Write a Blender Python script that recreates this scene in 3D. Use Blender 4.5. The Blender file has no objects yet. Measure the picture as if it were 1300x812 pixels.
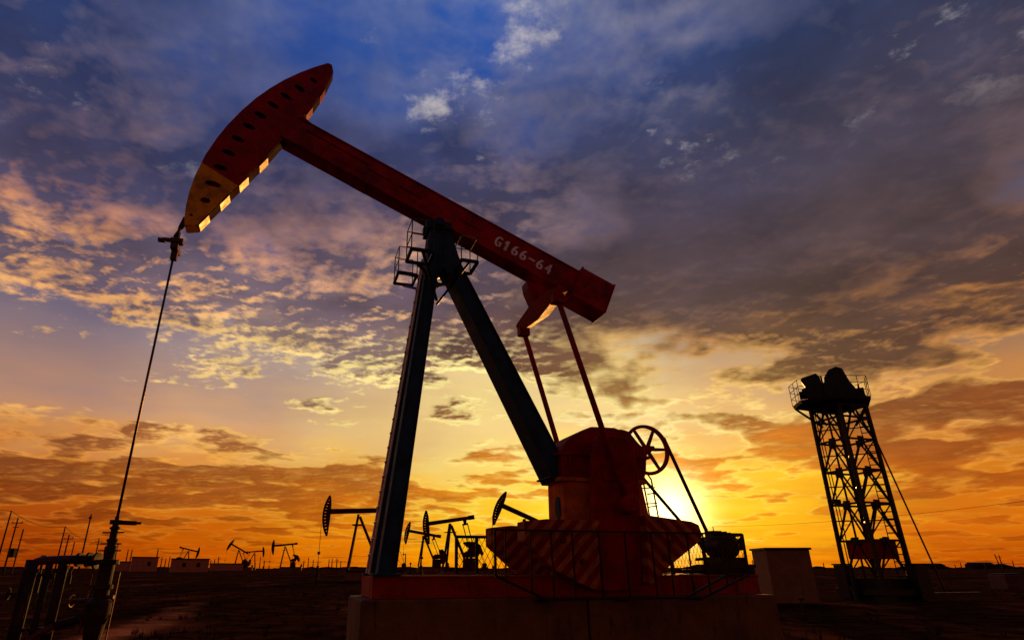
import bpy, bmesh, math, random
from mathutils import Vector, Matrix
R = math.radians
rng = random.Random(7)
scene = bpy.context.scene
COL = scene.collection
scene.view_settings.view_transform = 'Standard'
scene.view_settings.look = 'None'
scene.view_settings.exposure = 0
scene.view_settings.gamma = 1

# ------------------------------------------------------------------ camera
CAM_H = 1.35
PITCH = math.atan2(315, 760)
cam_data = bpy.data.cameras.new('camera')
cam = bpy.data.objects.new('camera', cam_data)
COL.objects.link(cam)
cam.location = (0, 0, CAM_H)
cam.rotation_euler = (R(90) + PITCH, 0, 0)
cam_data.sensor_width = 36
cam_data.lens = 760 / 1300 * 36
cam_data.shift_x = 58 / 1300
cam_data.clip_start = 0.05
cam_data.clip_end = 6000
scene.camera = cam

# ------------------------------------------------------------------ node helpers
def s2l(c):
    c = c / 255.0
    return c / 12.92 if c <= 0.04045 else ((c + 0.055) / 1.055) ** 2.4
def rgb(c):
    return (s2l(c[0]), s2l(c[1]), s2l(c[2]), 1.0)

class G:
    """tiny expression builder on a node tree"""
    def __init__(self, nt): self.nt = nt
    def put(self, sock, v):
        if hasattr(v, 'is_output') or isinstance(v, bpy.types.NodeSocket): self.nt.links.new(v, sock)
        else:
            try: sock.default_value = v
            except Exception: sock.default_value = (v, v, v)
    def m(self, op, a, b=None, c=None, clamp=False):
        n = self.nt.nodes.new('ShaderNodeMath'); n.operation = op; n.use_clamp = clamp
        self.put(n.inputs[0], a)
        if b is not None: self.put(n.inputs[1], b)
        if c is not None: self.put(n.inputs[2], c)
        return n.outputs[0]
    def add(self, a, b): return self.m('ADD', a, b)
    def sub(self, a, b): return self.m('SUBTRACT', a, b)
    def mul(self, a, b): return self.m('MULTIPLY', a, b)
    def div(self, a, b): return self.m('DIVIDE', a, b)
    def clamp(self, a): return self.m('ADD', a, 0.0, clamp=True)
    def smooth(self, x, lo, hi, a=0.0, b=1.0):
        n = self.nt.nodes.new('ShaderNodeMapRange'); n.interpolation_type = 'SMOOTHSTEP'
        self.put(n.inputs['Value'], x); self.put(n.inputs['From Min'], lo); self.put(n.inputs['From Max'], hi)
        self.put(n.inputs['To Min'], a); self.put(n.inputs['To Max'], b)
        return n.outputs[0]
    def lin(self, x, lo, hi, a=0.0, b=1.0):
        n = self.nt.nodes.new('ShaderNodeMapRange'); n.interpolation_type = 'LINEAR'; n.clamp = True
        self.put(n.inputs['Value'], x); self.put(n.inputs['From Min'], lo); self.put(n.inputs['From Max'], hi)
        self.put(n.inputs['To Min'], a); self.put(n.inputs['To Max'], b)
        return n.outputs[0]
    def vec(self, x, y, z=0.0):
        n = self.nt.nodes.new('ShaderNodeCombineXYZ')
        self.put(n.inputs[0], x); self.put(n.inputs[1], y); self.put(n.inputs[2], z); return n.outputs[0]
    def vm(self, op, a, b=None):
        n = self.nt.nodes.new('ShaderNodeVectorMath'); n.operation = op
        self.put(n.inputs[0], a)
        if b is not None:
            if op == 'SCALE': self.put(n.inputs['Scale'], b)
            else: self.put(n.inputs[1], b)
        return n.outputs[0]
    def noise(self, v, scale, detail=4, rough=0.5, dist=0.0, color=False, lac=2.0):
        n = self.nt.nodes.new('ShaderNodeTexNoise'); n.noise_dimensions = '3D'
        self.put(n.inputs['Vector'], v); n.inputs['Scale'].default_value = scale
        n.inputs['Detail'].default_value = detail; n.inputs['Roughness'].default_value = rough
        n.inputs['Distortion'].default_value = dist; n.inputs['Lacunarity'].default_value = lac
        return n.outputs['Color' if color else 'Fac']
    def ramp(self, fac, stops, interp='LINEAR'):
        n = self.nt.nodes.new('ShaderNodeValToRGB'); cr = n.color_ramp; cr.interpolation = interp
        while len(cr.elements) > 1: cr.elements.remove(cr.elements[-1])
        cr.elements[0].position = stops[0][0]; cr.elements[0].color = stops[0][1]
        for p_, c_ in stops[1:]:
            e = cr.elements.new(p_); e.color = c_
        self.put(n.inputs[0], fac)
        return n.outputs[0]
    def mix(self, f, a, b, mode='MIX'):
        n = self.nt.nodes.new('ShaderNodeMix'); n.data_type = 'RGBA'; n.blend_type = mode; n.clamp_factor = True
        self.put(n.inputs[0], f); self.put(n.inputs[6], a); self.put(n.inputs[7], b)
        return n.outputs[2]
    def sep(self, v):
        n = self.nt.nodes.new('ShaderNodeSeparateXYZ'); self.put(n.inputs[0], v); return n.outputs

# ------------------------------------------------------------------ sky
SUN_AZ, SUN_EL = 18.0, 4.6       # degrees right of +Y, above the horizon
EL = [0, 2, 4, 6.5, 9, 12, 15, 19, 23, 28, 34, 40, 46, 52]
AZ = [-35, -22, -10, 2, 14, 26, 38]
CLEAR = [
[(150,50,0),(185,74,0),(216,102,0),(240,140,0),(250,158,4),(232,116,0),(176,66,0)],
 [(160,60,0),(198,90,0),(226,124,0),(250,176,8),(255,205,14),(240,156,2),(200,90,0)],
 [(170,74,8),(205,104,8),(226,134,8),(250,192,24),(255,226,44),(246,176,8),(212,108,4)],
 [(194,104,30),(214,128,32),(230,152,36),(250,202,56),(255,226,84),(246,182,26),(212,118,16)],
 [(206,138,76),(220,156,86),(234,184,100),(246,212,120),(250,216,108),(232,170,58),(204,124,40)],
 [(190,138,106),(208,158,114),(226,186,122),(242,208,134),(240,200,140),(222,174,106),(196,130,70)],
 [(164,128,118),(186,150,128),(218,180,130),(242,212,138),(240,210,142),(208,164,116),(172,122,82)],
 [(140,118,126),(166,142,140),(192,170,150),(204,178,148),(216,190,144),(184,150,120),(134,108,100)],
 [(108,100,126),(130,120,142),(142,130,144),(146,126,134),(138,116,120),(112,96,104),(104,88,98)],
 [(80,84,124),(88,90,128),(96,96,132),(96,90,122),(88,80,106),(78,74,100),(80,74,94)],
 [(52,72,124),(58,74,128),(62,78,134),(62,74,128),(58,68,112),(54,64,104),(58,64,96)],
 [(36,68,134),(38,70,140),(44,76,146),(44,74,142),(42,68,128),(42,64,114),(44,62,104)],
 [(28,68,142),(28,70,148),(34,78,158),(34,78,158),(32,72,148),(32,66,130),(34,62,116)],
 [(24,68,148),(24,74,160),(26,80,168),(26,82,170),(28,78,160),(28,68,140),(30,62,124)]]
DARK = [
[(122,40,0),(152,58,0),(190,82,0),(218,112,0),(236,128,0),(206,84,0),(148,50,2)],
 [(130,46,2),(164,70,0),(200,96,0),(232,140,0),(250,170,4),(218,116,0),(176,72,0)],
 [(138,56,8),(164,76,6),(190,94,4),(224,138,4),(244,176,8),(224,128,0),(188,84,2)],
 [(132,62,18),(152,76,18),(182,96,14),(214,122,6),(226,138,4),(212,112,2),(170,76,8)],
 [(146,80,38),(156,92,44),(172,100,36),(200,112,18),(212,124,14),(196,102,12),(154,74,22)],
 [(140,84,54),(158,102,68),(154,102,66),(156,90,44),(180,114,36),(150,86,36),(128,68,32)],
 [(118,86,80),(140,108,86),(140,104,78),(112,70,54),(128,82,48),(112,70,42),(100,62,42)],
 [(122,100,104),(142,118,114),(140,114,106),(92,62,60),(100,68,54),(92,64,52),(84,60,54)],
 [(100,84,100),(120,100,110),(120,98,104),(88,66,72),(78,58,62),(76,58,62),(74,56,58)],
 [(80,70,94),(90,78,98),(94,78,96),(76,64,80),(70,58,70),(70,58,70),(74,60,66)],
 [(54,58,92),(60,60,94),(62,62,94),(60,58,86),(62,59,84),(62,60,84),(65,60,78)],
 [(44,58,102),(48,60,106),(54,64,108),(50,60,102),(55,62,98),(55,63,98),(53,60,92)],
 [(34,58,114),(36,62,122),(46,72,130),(40,66,130),(46,66,122),(46,64,112),(46,62,105)],
 [(30,60,124),(30,64,136),(38,76,146),(36,74,148),(38,70,138),(36,60,116),(36,56,106)]]
LIT = [
 [(170,72,8),(196,92,8),(222,120,10),(250,170,30),(255,210,60),(235,140,20),(196,88,10)],
 [(180,82,10),(205,104,12),(228,140,20),(255,205,60),(255,236,110),(244,175,24),(205,104,10)],
 [(200,106,24),(218,130,30),(236,160,36),(255,224,90),(255,248,160),(250,200,40),(220,126,20)],
 [(222,138,48),(232,156,56),(240,172,60),(255,222,90),(255,244,150),(250,206,70),(228,142,40)],
 [(228,148,68),(238,172,80),(244,190,92),(252,224,124),(255,242,164),(244,198,80),(224,146,62)],
 [(236,176,98),(244,198,118),(250,220,134),(255,232,146),(255,242,172),(246,216,132),(232,170,86)],
 [(238,182,112),(246,204,132),(250,224,142),(255,234,150),(252,230,150),(236,190,108),(226,158,82)],
 [(240,184,112),(250,208,132),(252,224,146),(246,220,148),(230,184,108),(196,136,80),(196,126,66)],
 [(236,166,104),(240,178,118),(244,190,128),(212,166,124),(160,112,86),(120,88,78),(132,94,74)],
 [(226,150,104),(214,148,114),(218,158,122),(182,138,120),(116,86,86),(98,78,82),(108,82,80)],
 [(160,128,128),(134,112,124),(156,128,132),(184,148,138),(130,108,112),(108,92,100),(120,98,102)],
 [(122,112,130),(112,106,126),(132,126,148),(140,130,144),(126,118,132),(122,114,126),(124,112,120)],
 [(124,122,142),(132,130,150),(150,150,170),(168,160,164),(160,154,162),(160,150,156),(130,122,134)],
 [(160,160,168),(180,178,182),(200,196,194),(206,202,198),(190,186,188),(190,180,178),(160,156,162)]]
COVER = [
 [.35,.35,.35,.2,.1,.2,.4],
 [.45,.40,.40,.2,.05,.2,.45],
 [.62,.62,.68,.40,.10,.28,.55],
 [.84,.88,.88,.72,.30,.50,.70],
 [.58,.60,.48,.42,.42,.74,.80],
 [.06,.10,.15,.28,.34,.55,.72],
 [.06,.34,.48,.60,.52,.45,.70],
 [.22,.62,.70,.78,.72,.80,.80],
 [.60,.70,.75,.82,.95,.94,.90],
 [.76,.78,.80,.88,.98,.98,.96],
 [.88,.92,.88,.82,.95,.98,.94],
 [.86,.86,.80,.82,.92,.94,.92],
 [.78,.70,.66,.62,.78,.86,.86],
 [.45,.30,.34,.30,.36,.62,.66]]

world = bpy.data.worlds.new('World'); scene.world = world; world.use_nodes = True
wt = world.node_tree; wt.nodes.clear(); g = G(wt)
tc = wt.nodes.new('ShaderNodeTexCoord')
D = g.vm('NORMALIZE', tc.outputs['Generated'])
dx, dy, dz = g.sep(D)[0:3]
el = g.mul(g.m('ARCSINE', dz), 180 / math.pi)
az = g.mul(g.m('ARCTAN2', dx, dy), 180 / math.pi)
zc = g.add(g.m('MAXIMUM', dz, 0.0), 0.10)
P = g.vec(g.div(dx, zc), g.div(dy, zc), 0.0)
# slow warp so the colour regions have cloud-like outlines
wn = g.sep(g.vm('SUBTRACT', g.noise(P, 1.7, 4, 0.55, color=True), (0.5, 0.5, 0.5)))
az_w = g.add(az, g.mul(wn[0], 15))
el_w = g.add(el, g.mul(g.mul(wn[1], 11.0), g.lin(el, 0, 22, 0.25, 1)))
fac = g.m('DIVIDE', el_w, 60.0, clamp=True)

def field(tbl, grey=False):
    cols = []
    for j in range(len(AZ)):
        stops = [(EL[i] / 60.0, (tbl[i][j],) * 3 + (1,) if grey else rgb(tbl[i][j])) for i in range(len(EL))]
        cols.append(g.ramp(fac, stops))
    out = cols[0]
    for j in range(1, len(AZ)):
        out = g.mix(g.smooth(az_w, AZ[j - 1], AZ[j]), out, cols[j])
    return out
clear, dark, lit = field(CLEAR), field(DARK), field(LIT)
cover = g.sep(field(COVER, True))[0]

s = (math.sin(R(SUN_AZ)), math.cos(R(SUN_AZ)), 0)
Pw = g.vm('ADD', P, g.vm('SCALE', g.vm('SUBTRACT', g.noise(P, 5.0, 3, 0.5, color=True), (0.5, 0.5, 0.5)), 0.07))
patch = g.smooth(g.noise(P, 1.1, 3, 0.5), 0.40, 0.62)          # where the deck breaks into puffs
leftish = g.smooth(az_w, 12, -4)
puff = g.clamp(g.add(g.mul(patch, 0.45), g.mul(g.mul(leftish, g.smooth(el_w, 33, 24)), 0.75)))
wb = g.mul(g.lin(el, 5, 16, 0.10, 0.40), g.lin(puff, 0, 1, 0.42, 1.0))
def dens(off):
    q = g.vm('ADD', Pw, (s[0] * off + 3.1, s[1] * off + 7.7, 0.0)) if off is not None else Pw
    a = g.noise(q, 1.9, 5, 0.55)
    b = g.add(g.mul(g.noise(q, 5.2, 3, 0.5), 0.45), g.mul(g.noise(q, 14.0, 5, 0.62), 0.55))
    return g.add(g.mul(a, g.sub(1.0, wb)), g.mul(b, wb))
d0 = dens(0.0)
d1 = dens(0.028)
th = g.lin(cover, 0, 1, 0.66, 0.33)
over = g.sub(d0, th)
wid = g.ramp(g.div(el, 60.0), [(0, (.05,)*3+(1,)), (0.15, (.045,)*3+(1,)), (0.25, (.03,)*3+(1,)), (0.4, (.04,)*3+(1,)), (0.7, (.15,)*3+(1,))])
wid = g.sep(wid)[0]
alpha = g.smooth(over, g.mul(wid, -1.0), wid)
thick = g.smooth(over, 0.0, g.lin(el, 18, 42, 0.09, 0.16))
rk = g.ramp(g.div(el, 60.0), [(0, (.2,)*3+(1,)), (0.12, (.3,)*3+(1,)), (0.24, (1,)*3+(1,)), (0.40, (1,)*3+(1,)), (0.5, (.55,)*3+(1,)), (1, (.35,)*3+(1,))])
relief = g.mul(g.mul(g.mul(g.sub(d0, d1), 10.0), g.sep(rk)[0]), g.lin(puff, 0, 1, 0.5, 2.1))
litf = g.clamp(g.add(g.mul(g.sub(1.0, thick), g.lin(el, 20, 40, 0.78, 0.38)), relief))
# thin bright rims on the low banks in front of the sunset
rim = g.m('EXPONENT', g.mul(g.m('POWER', g.div(g.sub(over, 0.004), 0.020), 2.0), -1.0))
rim = g.mul(rim, g.lin(el, 9, 20, 0.38, 0.0))
litf = g.clamp(g.add(litf, rim))
body = g.mix(litf, dark, lit)
# soft mottling inside the cloud deck
mot = g.lin(g.noise(P, 4.0, 5, 0.55), 0.3, 0.7, 0.74, 1.28)
body = g.vm('SCALE', body, g.add(g.mul(g.sub(mot, 1.0), g.lin(el, 4, 20, 0.5, 1.0)), 1.0))
soft = g.mix(g.smooth(g.noise(P, 3.3, 5, 0.6), g.lin(el, 18, 40, 0.50, 0.56), g.lin(el, 18, 40, 0.75, 0.78), 0.0, g.lin(el, 18, 40, 0.25, 0.45)), body, lit)
body = soft
skyc = g.mix(alpha, clear, body)
pn = g.add(g.mul(g.noise(P, 7.0, 7, 0.65), 0.55), g.mul(g.noise(P, 1.9, 3, 0.5), 0.45))
pf_ = g.mul(g.smooth(pn, 0.535, 0.66), g.smooth(el, 30, 38))
skyc = g.mix(g.mul(pf_, 0.75), skyc, rgb((205, 196, 194)))
# grain of brightness over large scale
var = g.lin(g.noise(P, 0.8, 3, 0.5), 0.3, 0.7, 0.88, 1.10)
skyc = g.vm('SCALE', skyc, var)
# glow round the low sun, behind the haze
sd = (math.sin(R(SUN_AZ)) * math.cos(R(SUN_EL)), math.cos(R(SUN_AZ)) * math.cos(R(SUN_EL)), math.sin(R(SUN_EL)))
nn = wt.nodes.new('ShaderNodeVectorMath'); nn.operation = 'DOT_PRODUCT'
wt.links.new(D, nn.inputs[0]); nn.inputs[1].default_value = sd
ang = g.mul(g.m('ARCCOSINE', g.m('MINIMUM', nn.outputs['Value'], 1.0)), 180 / math.pi)
glow1 = g.m('EXPONENT', g.mul(g.m('POWER', g.div(ang, 2.3), 2.0), -1.0))
glow2 = g.m('EXPONENT', g.mul(g.div(ang, 6.5), -1.0))
skyc = g.vm('ADD', skyc, g.vm('SCALE', (2.2, 1.8, 1.1), glow1))
skyc = g.vm('ADD', skyc, g.vm('SCALE', (0.36, 0.19, 0.0), glow2))
# the side of the sky away from the sunset is darker and bluer; below the horizon is dark land
back = g.smooth(dy, -0.35, 0.45)
skyc = g.mix(back, g.vm('SCALE', skyc, 0.55), skyc)
skyc = g.mix(g.smooth(dz, 0.80, 1.0), skyc, (0.02, 0.07, 0.22, 1))
skyc = g.mix(g.smooth(dz, -0.02, -0.004), (0.012, 0.004, 0.001, 1), skyc)
nish = wt.nodes.new('ShaderNodeTexSky'); nish.sky_type = 'NISHITA'; nish.sun_disc = False
nish.sun_elevation = R(SUN_EL); nish.sun_rotation = R(SUN_AZ); nish.dust_density = 3.0
bg1 = wt.nodes.new('ShaderNodeBackground'); wt.links.new(skyc, bg1.inputs[0]); bg1.inputs[1].default_value = 1.0
bg2 = wt.nodes.new('ShaderNodeBackground'); wt.links.new(nish.outputs[0], bg2.inputs[0]); bg2.inputs[1].default_value = 0.002
addn = wt.nodes.new('ShaderNodeAddShader'); wt.links.new(bg1.outputs[0], addn.inputs[0]); wt.links.new(bg2.outputs[0], addn.inputs[1])
wout = wt.nodes.new('ShaderNodeOutputWorld'); wt.links.new(addn.outputs[0], wout.inputs[0])

sun_d = bpy.data.lights.new('sun', 'SUN'); sun_d.energy = 2.6; sun_d.angle = R(0.6); sun_d.color = (1.0, 0.42, 0.08)
sun = bpy.data.objects.new('sun', sun_d); COL.objects.link(sun); sun.location = (80, 240, 40)
sun.rotation_euler = Vector(sd).to_track_quat('Z', 'Y').to_euler()

# ------------------------------------------------------------------ materials
def mat(name, col, rough=0.6, metal=0.0, var=0.35, scale=3.0, bump=0.25, dirt=(14, 8, 5), bscale=25.0, spec=0.3):
    m = bpy.data.materials.new(name); m.use_nodes = True
    nt = m.node_tree; b = nt.nodes['Principled BSDF']; q = G(nt)
    t = nt.nodes.new('ShaderNodeTexCoord').outputs['Object']
    n1 = q.noise(t, scale, 6, 0.6); n2 = q.noise(q.vm('MULTIPLY', t, (6, 6, 1.2)), scale * 1.6, 5, 0.6)
    c = rgb(col)
    lo = tuple(v * (1 - var) for v in c[:3]) + (1,); hi = tuple(min(1, v * (1 + var)) for v in c[:3]) + (1,)
    base = q.mix(q.smooth(n1, 0.3, 0.7), lo, hi)
    base = q.mix(q.smooth(n2, 0.56, 0.74, 0, 0.75), base, rgb(dirt))
    nt.links.new(base, b.inputs['Base Color'])
    nt.links.new(q.lin(n1, 0.3, 0.7, max(rough - 0.12, 0.05), min(rough + 0.15, 1)), b.inputs['Roughness'])
    b.inputs['Metallic'].default_value = metal
    b.inputs['Specular IOR Level'].default_value = spec
    bp = nt.nodes.new('ShaderNodeBump'); bp.inputs['Strength'].default_value = bump; bp.inputs['Distance'].default_value = 0.02
    nt.links.new(q.noise(t, bscale, 5, 0.6), bp.inputs['Height']); nt.links.new(bp.outputs[0], b.inputs['Normal'])
    return m
M = dict(
    red=mat('red_paint', (150, 7, 2), 0.55, spec=0.15, var=0.5, dirt=(44, 6, 3)),
    red_dark=mat('dark_red_paint', (142, 5, 3), 0.6, spec=0.12),
    red_skid=mat('skid_red_paint', (150, 22, 6), 0.7, bump=0.4),
    maroon=mat('dark_maroon_paint', (52, 6, 4), 0.85, spec=0.05),
    black=mat('black_paint', (34, 52, 64), 0.65, var=0.5, spec=0.15),
    steel=mat('dark_steel', (34, 28, 26), 0.45, metal=0.5),
    rust=mat('rusty_steel', (92, 34, 14), 0.5, metal=0.3, var=0.5),
    tan=mat('tan_paint', (196, 92, 30), 0.8, spec=0.1),
    concrete=mat('concrete', (112, 66, 30), 0.95, var=0.45, scale=1.3, bump=0.8),
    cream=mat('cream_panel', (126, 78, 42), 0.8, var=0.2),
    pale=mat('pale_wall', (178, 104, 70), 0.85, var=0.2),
    yellow=mat('yellow_paint', (240, 176, 30), 0.38, var=0.4, scale=9, dirt=(120, 60, 10)),
    orange=mat('orange_reflective', (170, 52, 26), 0.4, var=0.4, scale=9),
    sunlit=mat('sunlit_orange', (190, 58, 8), 0.6, spec=0.2, var=0.5),  # orange stands for sunlight on the equalizer's underside
    pipe=mat('dark_pipe_paint', (50, 26, 18), 0.65, var=0.6, dirt=(110, 30, 14), spec=0.15),
    rung=mat('galvanised_rung', (220, 190, 176), 0.45, metal=0.2),
    white=mat('white_lettering', (250, 225, 215), 0.7, var=0.25, dirt=(120, 60, 50)),
    far=mat('far_dark_steel', (70, 8, 4), 0.8, spec=0.1),
    wood=mat('dark_wood', (40, 22, 14), 0.9),
    wire=mat('steel_wire', (80, 62, 50), 0.35, metal=0.9),
)
def two_tone(name, c1, c2, kind):
    m = mat(name, c1, 0.55, spec=0.12); nt = m.node_tree; q = G(nt); b = nt.nodes['Principled BSDF']
    base = b.inputs['Base Color'].links[0].from_socket
    t = nt.nodes.new('ShaderNodeTexCoord').outputs['Object']; x, y, z = q.sep(t)[0:3]
    if kind == 'tip':      # below the slanting line the head is yellow
        k = q.smooth(q.sub(q.sub(7.77 - 0.944, q.mul(q.add(x, 2.8), 0.557)), z), -0.012, 0.012)
    else:                  # chevrons, mirrored about the crank
        sgn = -1.0 if kind == 'left' else 1.0
        w = q.m('FRACT', q.mul(q.add(q.mul(x, sgn), q.mul(z, 1.0)), 3.9))
        k = q.m('MULTIPLY', q.smooth(w, 0.48, 0.53), q.sub(1.0, q.smooth(w, 0.95, 1.0)))
    col2 = q.mix(q.smooth(q.noise(t, 5, 5, 0.6), 0.35, 0.7), rgb(c2), tuple(v * 0.45 for v in rgb(c2)[:3]) + (1,))
    nt.links.new(q.mix(k, base, col2), b.inputs['Base Color'])
    return m
M['head'] = two_tone('horse_head_paint', (150, 7, 2), (244, 156, 4), 'tip')
M['chev_l'] = two_tone('chevron_paint_left', (132, 6, 3), (188, 92, 40), 'left')
M['chev_r'] = two_tone('chevron_paint_right', (132, 6, 3), (188, 92, 40), 'right')

# ------------------------------------------------------------------ mesh helpers
class MB:
    def __init__(self): self.bm = bmesh.new()
    def _hex(self, pts):
        vs = [self.bm.verts.new(p) for p in pts]
        for f in ((0, 3, 2, 1), (4, 5, 6, 7), (0, 1, 5, 4), (1, 2, 6, 5), (2, 3, 7, 6), (3, 0, 4, 7)):
            self.bm.faces.new([vs[i] for i in f])
        return self
    def box(self, x0, x1, y0, y1, z0, z1):
        return self._hex([(x0, y0, z0), (x1, y0, z0), (x1, y1, z0), (x0, y1, z0), (x0, y0, z1), (x1, y0, z1), (x1, y1, z1), (x0, y1, z1)])
    def bar(self, p, q, w, h=None, side=(0, 1, 0), w2=None, h2=None):
        """rectangular bar from p to q; w measured along `side`"""
        h = w if h is None else h; w2 = w if w2 is None else w2; h2 = h if h2 is None else h2
        p, q = Vector(p), Vector(q); d = (q - p).normalized(); s_ = Vector(side)
        if abs(d.dot(s_)) > 0.95: s_ = Vector((1, 0, 0)) if abs(d.x) < 0.9 else Vector((0, 0, 1))
        s_ = (s_ - d * d.dot(s_)).normalized(); n = d.cross(s_)
        P = [p - s_ * w / 2 - n * h / 2, p + s_ * w / 2 - n * h / 2, p + s_ * w / 2 + n * h / 2, p - s_ * w / 2 + n * h / 2]
        Q = [q - s_ * w2 / 2 - n * h2 / 2, q + s_ * w2 / 2 - n * h2 / 2, q + s_ * w2 / 2 + n * h2 / 2, q - s_ * w2 / 2 + n * h2 / 2]
        return self._hex(P + Q)
    def tube(self, pts, r, seg=8, caps=True, r2=None):
        pts = [Vector(p) for p in pts]; rings = []
        for i, p in enumerate(pts):
            d = (pts[min(i + 1, len(pts) - 1)] - pts[max(i - 1, 0)]).normalized()
            a = Vector((0, 0, 1)) if abs(d.z) < 0.9 else Vector((1, 0, 0))
            x = d.cross(a).normalized(); y = d.cross(x)
            rr = r if r2 is None else r + (r2 - r) * i / (len(pts) - 1)
            rings.append([self.bm.verts.new(p + (x * math.cos(2 * math.pi * k / seg) + y * math.sin(2 * math.pi * k / seg)) * rr) for k in range(seg)])
        for a, b in zip(rings, rings[1:]):
            for k in range(seg): 
                f = self.bm.faces.new((a[k], a[(k + 1) % seg], b[(k + 1) % seg], b[k])); f.smooth = seg > 6
        if caps: self.bm.faces.new(rings[0][::-1]); self.bm.faces.new(rings[-1])
        return self
    def prism(self, poly, v0, v1):
        """polygon given in the x-z plane, extruded along y"""
        a = [self.bm.verts.new((x, v0, z)) for x, z in poly]; b = [self.bm.verts.new((x, v1, z)) for x, z in poly]
        self.bm.faces.new(a); self.bm.faces.new(b[::-1]); n = len(poly)
        for i in range(n): self.bm.faces.new((a[i], b[i], b[(i + 1) % n], a[(i + 1) % n]))
        return self
    def lathe(self, c, prof, axis=(0, 0, 1), seg=20):
        """profile of (radius, height) turned round an axis through c"""
        c = Vector(c); ax = Vector(axis).normalized(); a = Vector((1, 0, 0)) if abs(ax.x) < 0.9 else Vector((0, 0, 1))
        x = ax.cross(a).normalized(); y = ax.cross(x); rings = []
        for r, h in prof:
            rings.append([self.bm.verts.new(c + ax * h + (x * math.cos(2 * math.pi * k / seg) + y * math.sin(2 * math.pi * k / seg)) * max(r, 1e-4)) for k in range(seg)])
        for p, q in zip(rings, rings[1:]):
            for k in range(seg): self.bm.faces.new((p[k], p[(k + 1) % seg], q[(k + 1) % seg], q[k]))
        self.bm.faces.new(rings[0][::-1]); self.bm.faces.new(rings[-1])
        return self
    def torus(self, c, R_, r, axis=(0, 1, 0), seg=36, ms=8, wy=1.0):
        c = Vector(c); ax = Vector(axis).normalized(); a = Vector((1, 0, 0)) if abs(ax.x) < 0.9 else Vector((0, 0, 1))
        x = ax.cross(a).normalized(); y = ax.cross(x); rings = []
        for k in range(seg):
            t = 2 * math.pi * k / seg; o = x * math.cos(t) + y * math.sin(t)
            rings.append([self.bm.verts.new(c + o * (R_ + r * math.cos(2 * math.pi * j / ms)) + ax * r * wy * math.sin(2 * math.pi * j / ms)) for j in range(ms)])
        for k in range(seg):
            A_, B_ = rings[k], rings[(k + 1) % seg]
            for j in range(ms): self.bm.faces.new((A_[j], A_[(j + 1) % ms], B_[(j + 1) % ms], B_[j]))
        return self
    def build(self, name, m, parent=None, bevel=0.0):
        bmesh.ops.recalc_face_normals(self.bm, faces=self.bm.faces)
        if bevel > 0:
            try: bmesh.ops.bevel(self.bm, geom=list(self.bm.edges), offset=bevel, segments=1, affect='EDGES', clamp_overlap=True)
            except Exception: pass
        me = bpy.data.meshes.new(name); self.bm.to_mesh(me); self.bm.free(); me.materials.append(m)
        o = bpy.data.objects.new(name, me); COL.objects.link(o)
        if parent is not None: o.parent = parent
        return o
def tag(o, label=None, cat=None, group=None, kind=None):
    if label: o['label'] = label
    if cat: o['category'] = cat
    if group: o['group'] = group
    if kind: o['kind'] = kind
    return o
def empty(name, loc=(0, 0, 0), rz=0.0):
    o = bpy.data.objects.new(name, None); COL.objects.link(o); o.location = loc; o.rotation_euler = (0, 0, rz); o.empty_display_size = 0.5
    return o
def plate_with_holes(name, outline, holes, thick, v, m, parent):
    """flat plate in the x-z plane at y=v with elliptical holes (x, z, long, short, tilt)"""
    cu = bpy.data.curves.new(name, 'CURVE'); cu.dimensions = '2D'; cu.fill_mode = 'BOTH'; cu.extrude = thick / 2
    def spl(pts):
        s_ = cu.splines.new('POLY'); s_.points.add(len(pts) - 1)
        for p_, (x, z) in zip(s_.points, pts): p_.co = (x, z, 0, 1)
        s_.use_cyclic_u = True
    spl(outline)
    for hx, hz, a, b, t in holes:
        spl([(hx + a * math.cos(k * math.pi / 7) * math.cos(t) - b * math.sin(k * math.pi / 7) * math.sin(t),
              hz + a * math.cos(k * math.pi / 7) * math.sin(t) + b * math.sin(k * math.pi / 7) * math.cos(t)) for k in range(14)])
    tmp = bpy.data.objects.new('tmp', cu); COL.objects.link(tmp)
    bpy.context.view_layer.update()
    me = bpy.data.meshes.new_from_object(tmp.evaluated_get(bpy.context.evaluated_depsgraph_get()))
    bpy.data.objects.remove(tmp); bpy.data.curves.remove(cu)
    me.transform(Matrix(((1, 0, 0, 0), (0, 0, -1, v), (0, 1, 0, 0), (0, 0, 0, 1))))
    me.materials.clear(); me.materials.append(m)
    o = bpy.data.objects.new(name, me); COL.objects.link(o); o.parent = parent
    return o

# ------------------------------------------------------------------ terrain
def hill(x, y):
    d = math.hypot(x, y); t = min(max((d - 55) / 110, 0), 1); t = t * t * (3 - 2 * t)
    return 0.72 * t
def nz(x, y):
    from mathutils import noise
    return noise.noise(Vector((x, y, 0.3)))
def ground_z(x, y):
    d = math.hypot(x, y)
    k = 0.05 * nz(x * 0.35, y * 0.35) + 0.03 * nz(x * 1.3, y * 1.3) + 0.12 * nz(x * 0.08, y * 0.08)
    return hill(x, y) + k - 0.03
bm = bmesh.new(); NR, NA = 150, 260
rows = []
for i in range(NR):
    r = 1.5 * (4500 / 1.5) ** (i / (NR - 1))
    rows.append([bm.verts.new((r * math.sin(2 * math.pi * k / NA), r * math.cos(2 * math.pi * k / NA), ground_z(r * math.sin(2 * math.pi * k / NA), r * math.cos(2 * math.pi * k / NA)))) for k in range(NA)])
for a, b in zip(rows, rows[1:]):
    for k in range(NA): bm.faces.new((a[k], a[(k + 1) % NA], b[(k + 1) % NA], b[k])).smooth = True
bm.faces.new(rows[0]); bmesh.ops.recalc_face_normals(bm, faces=bm.faces)
me = bpy.data.meshes.new('ground'); bm.to_mesh(me); bm.free()
gm = bpy.data.materials.new('bare_earth'); gm.use_nodes = True
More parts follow.
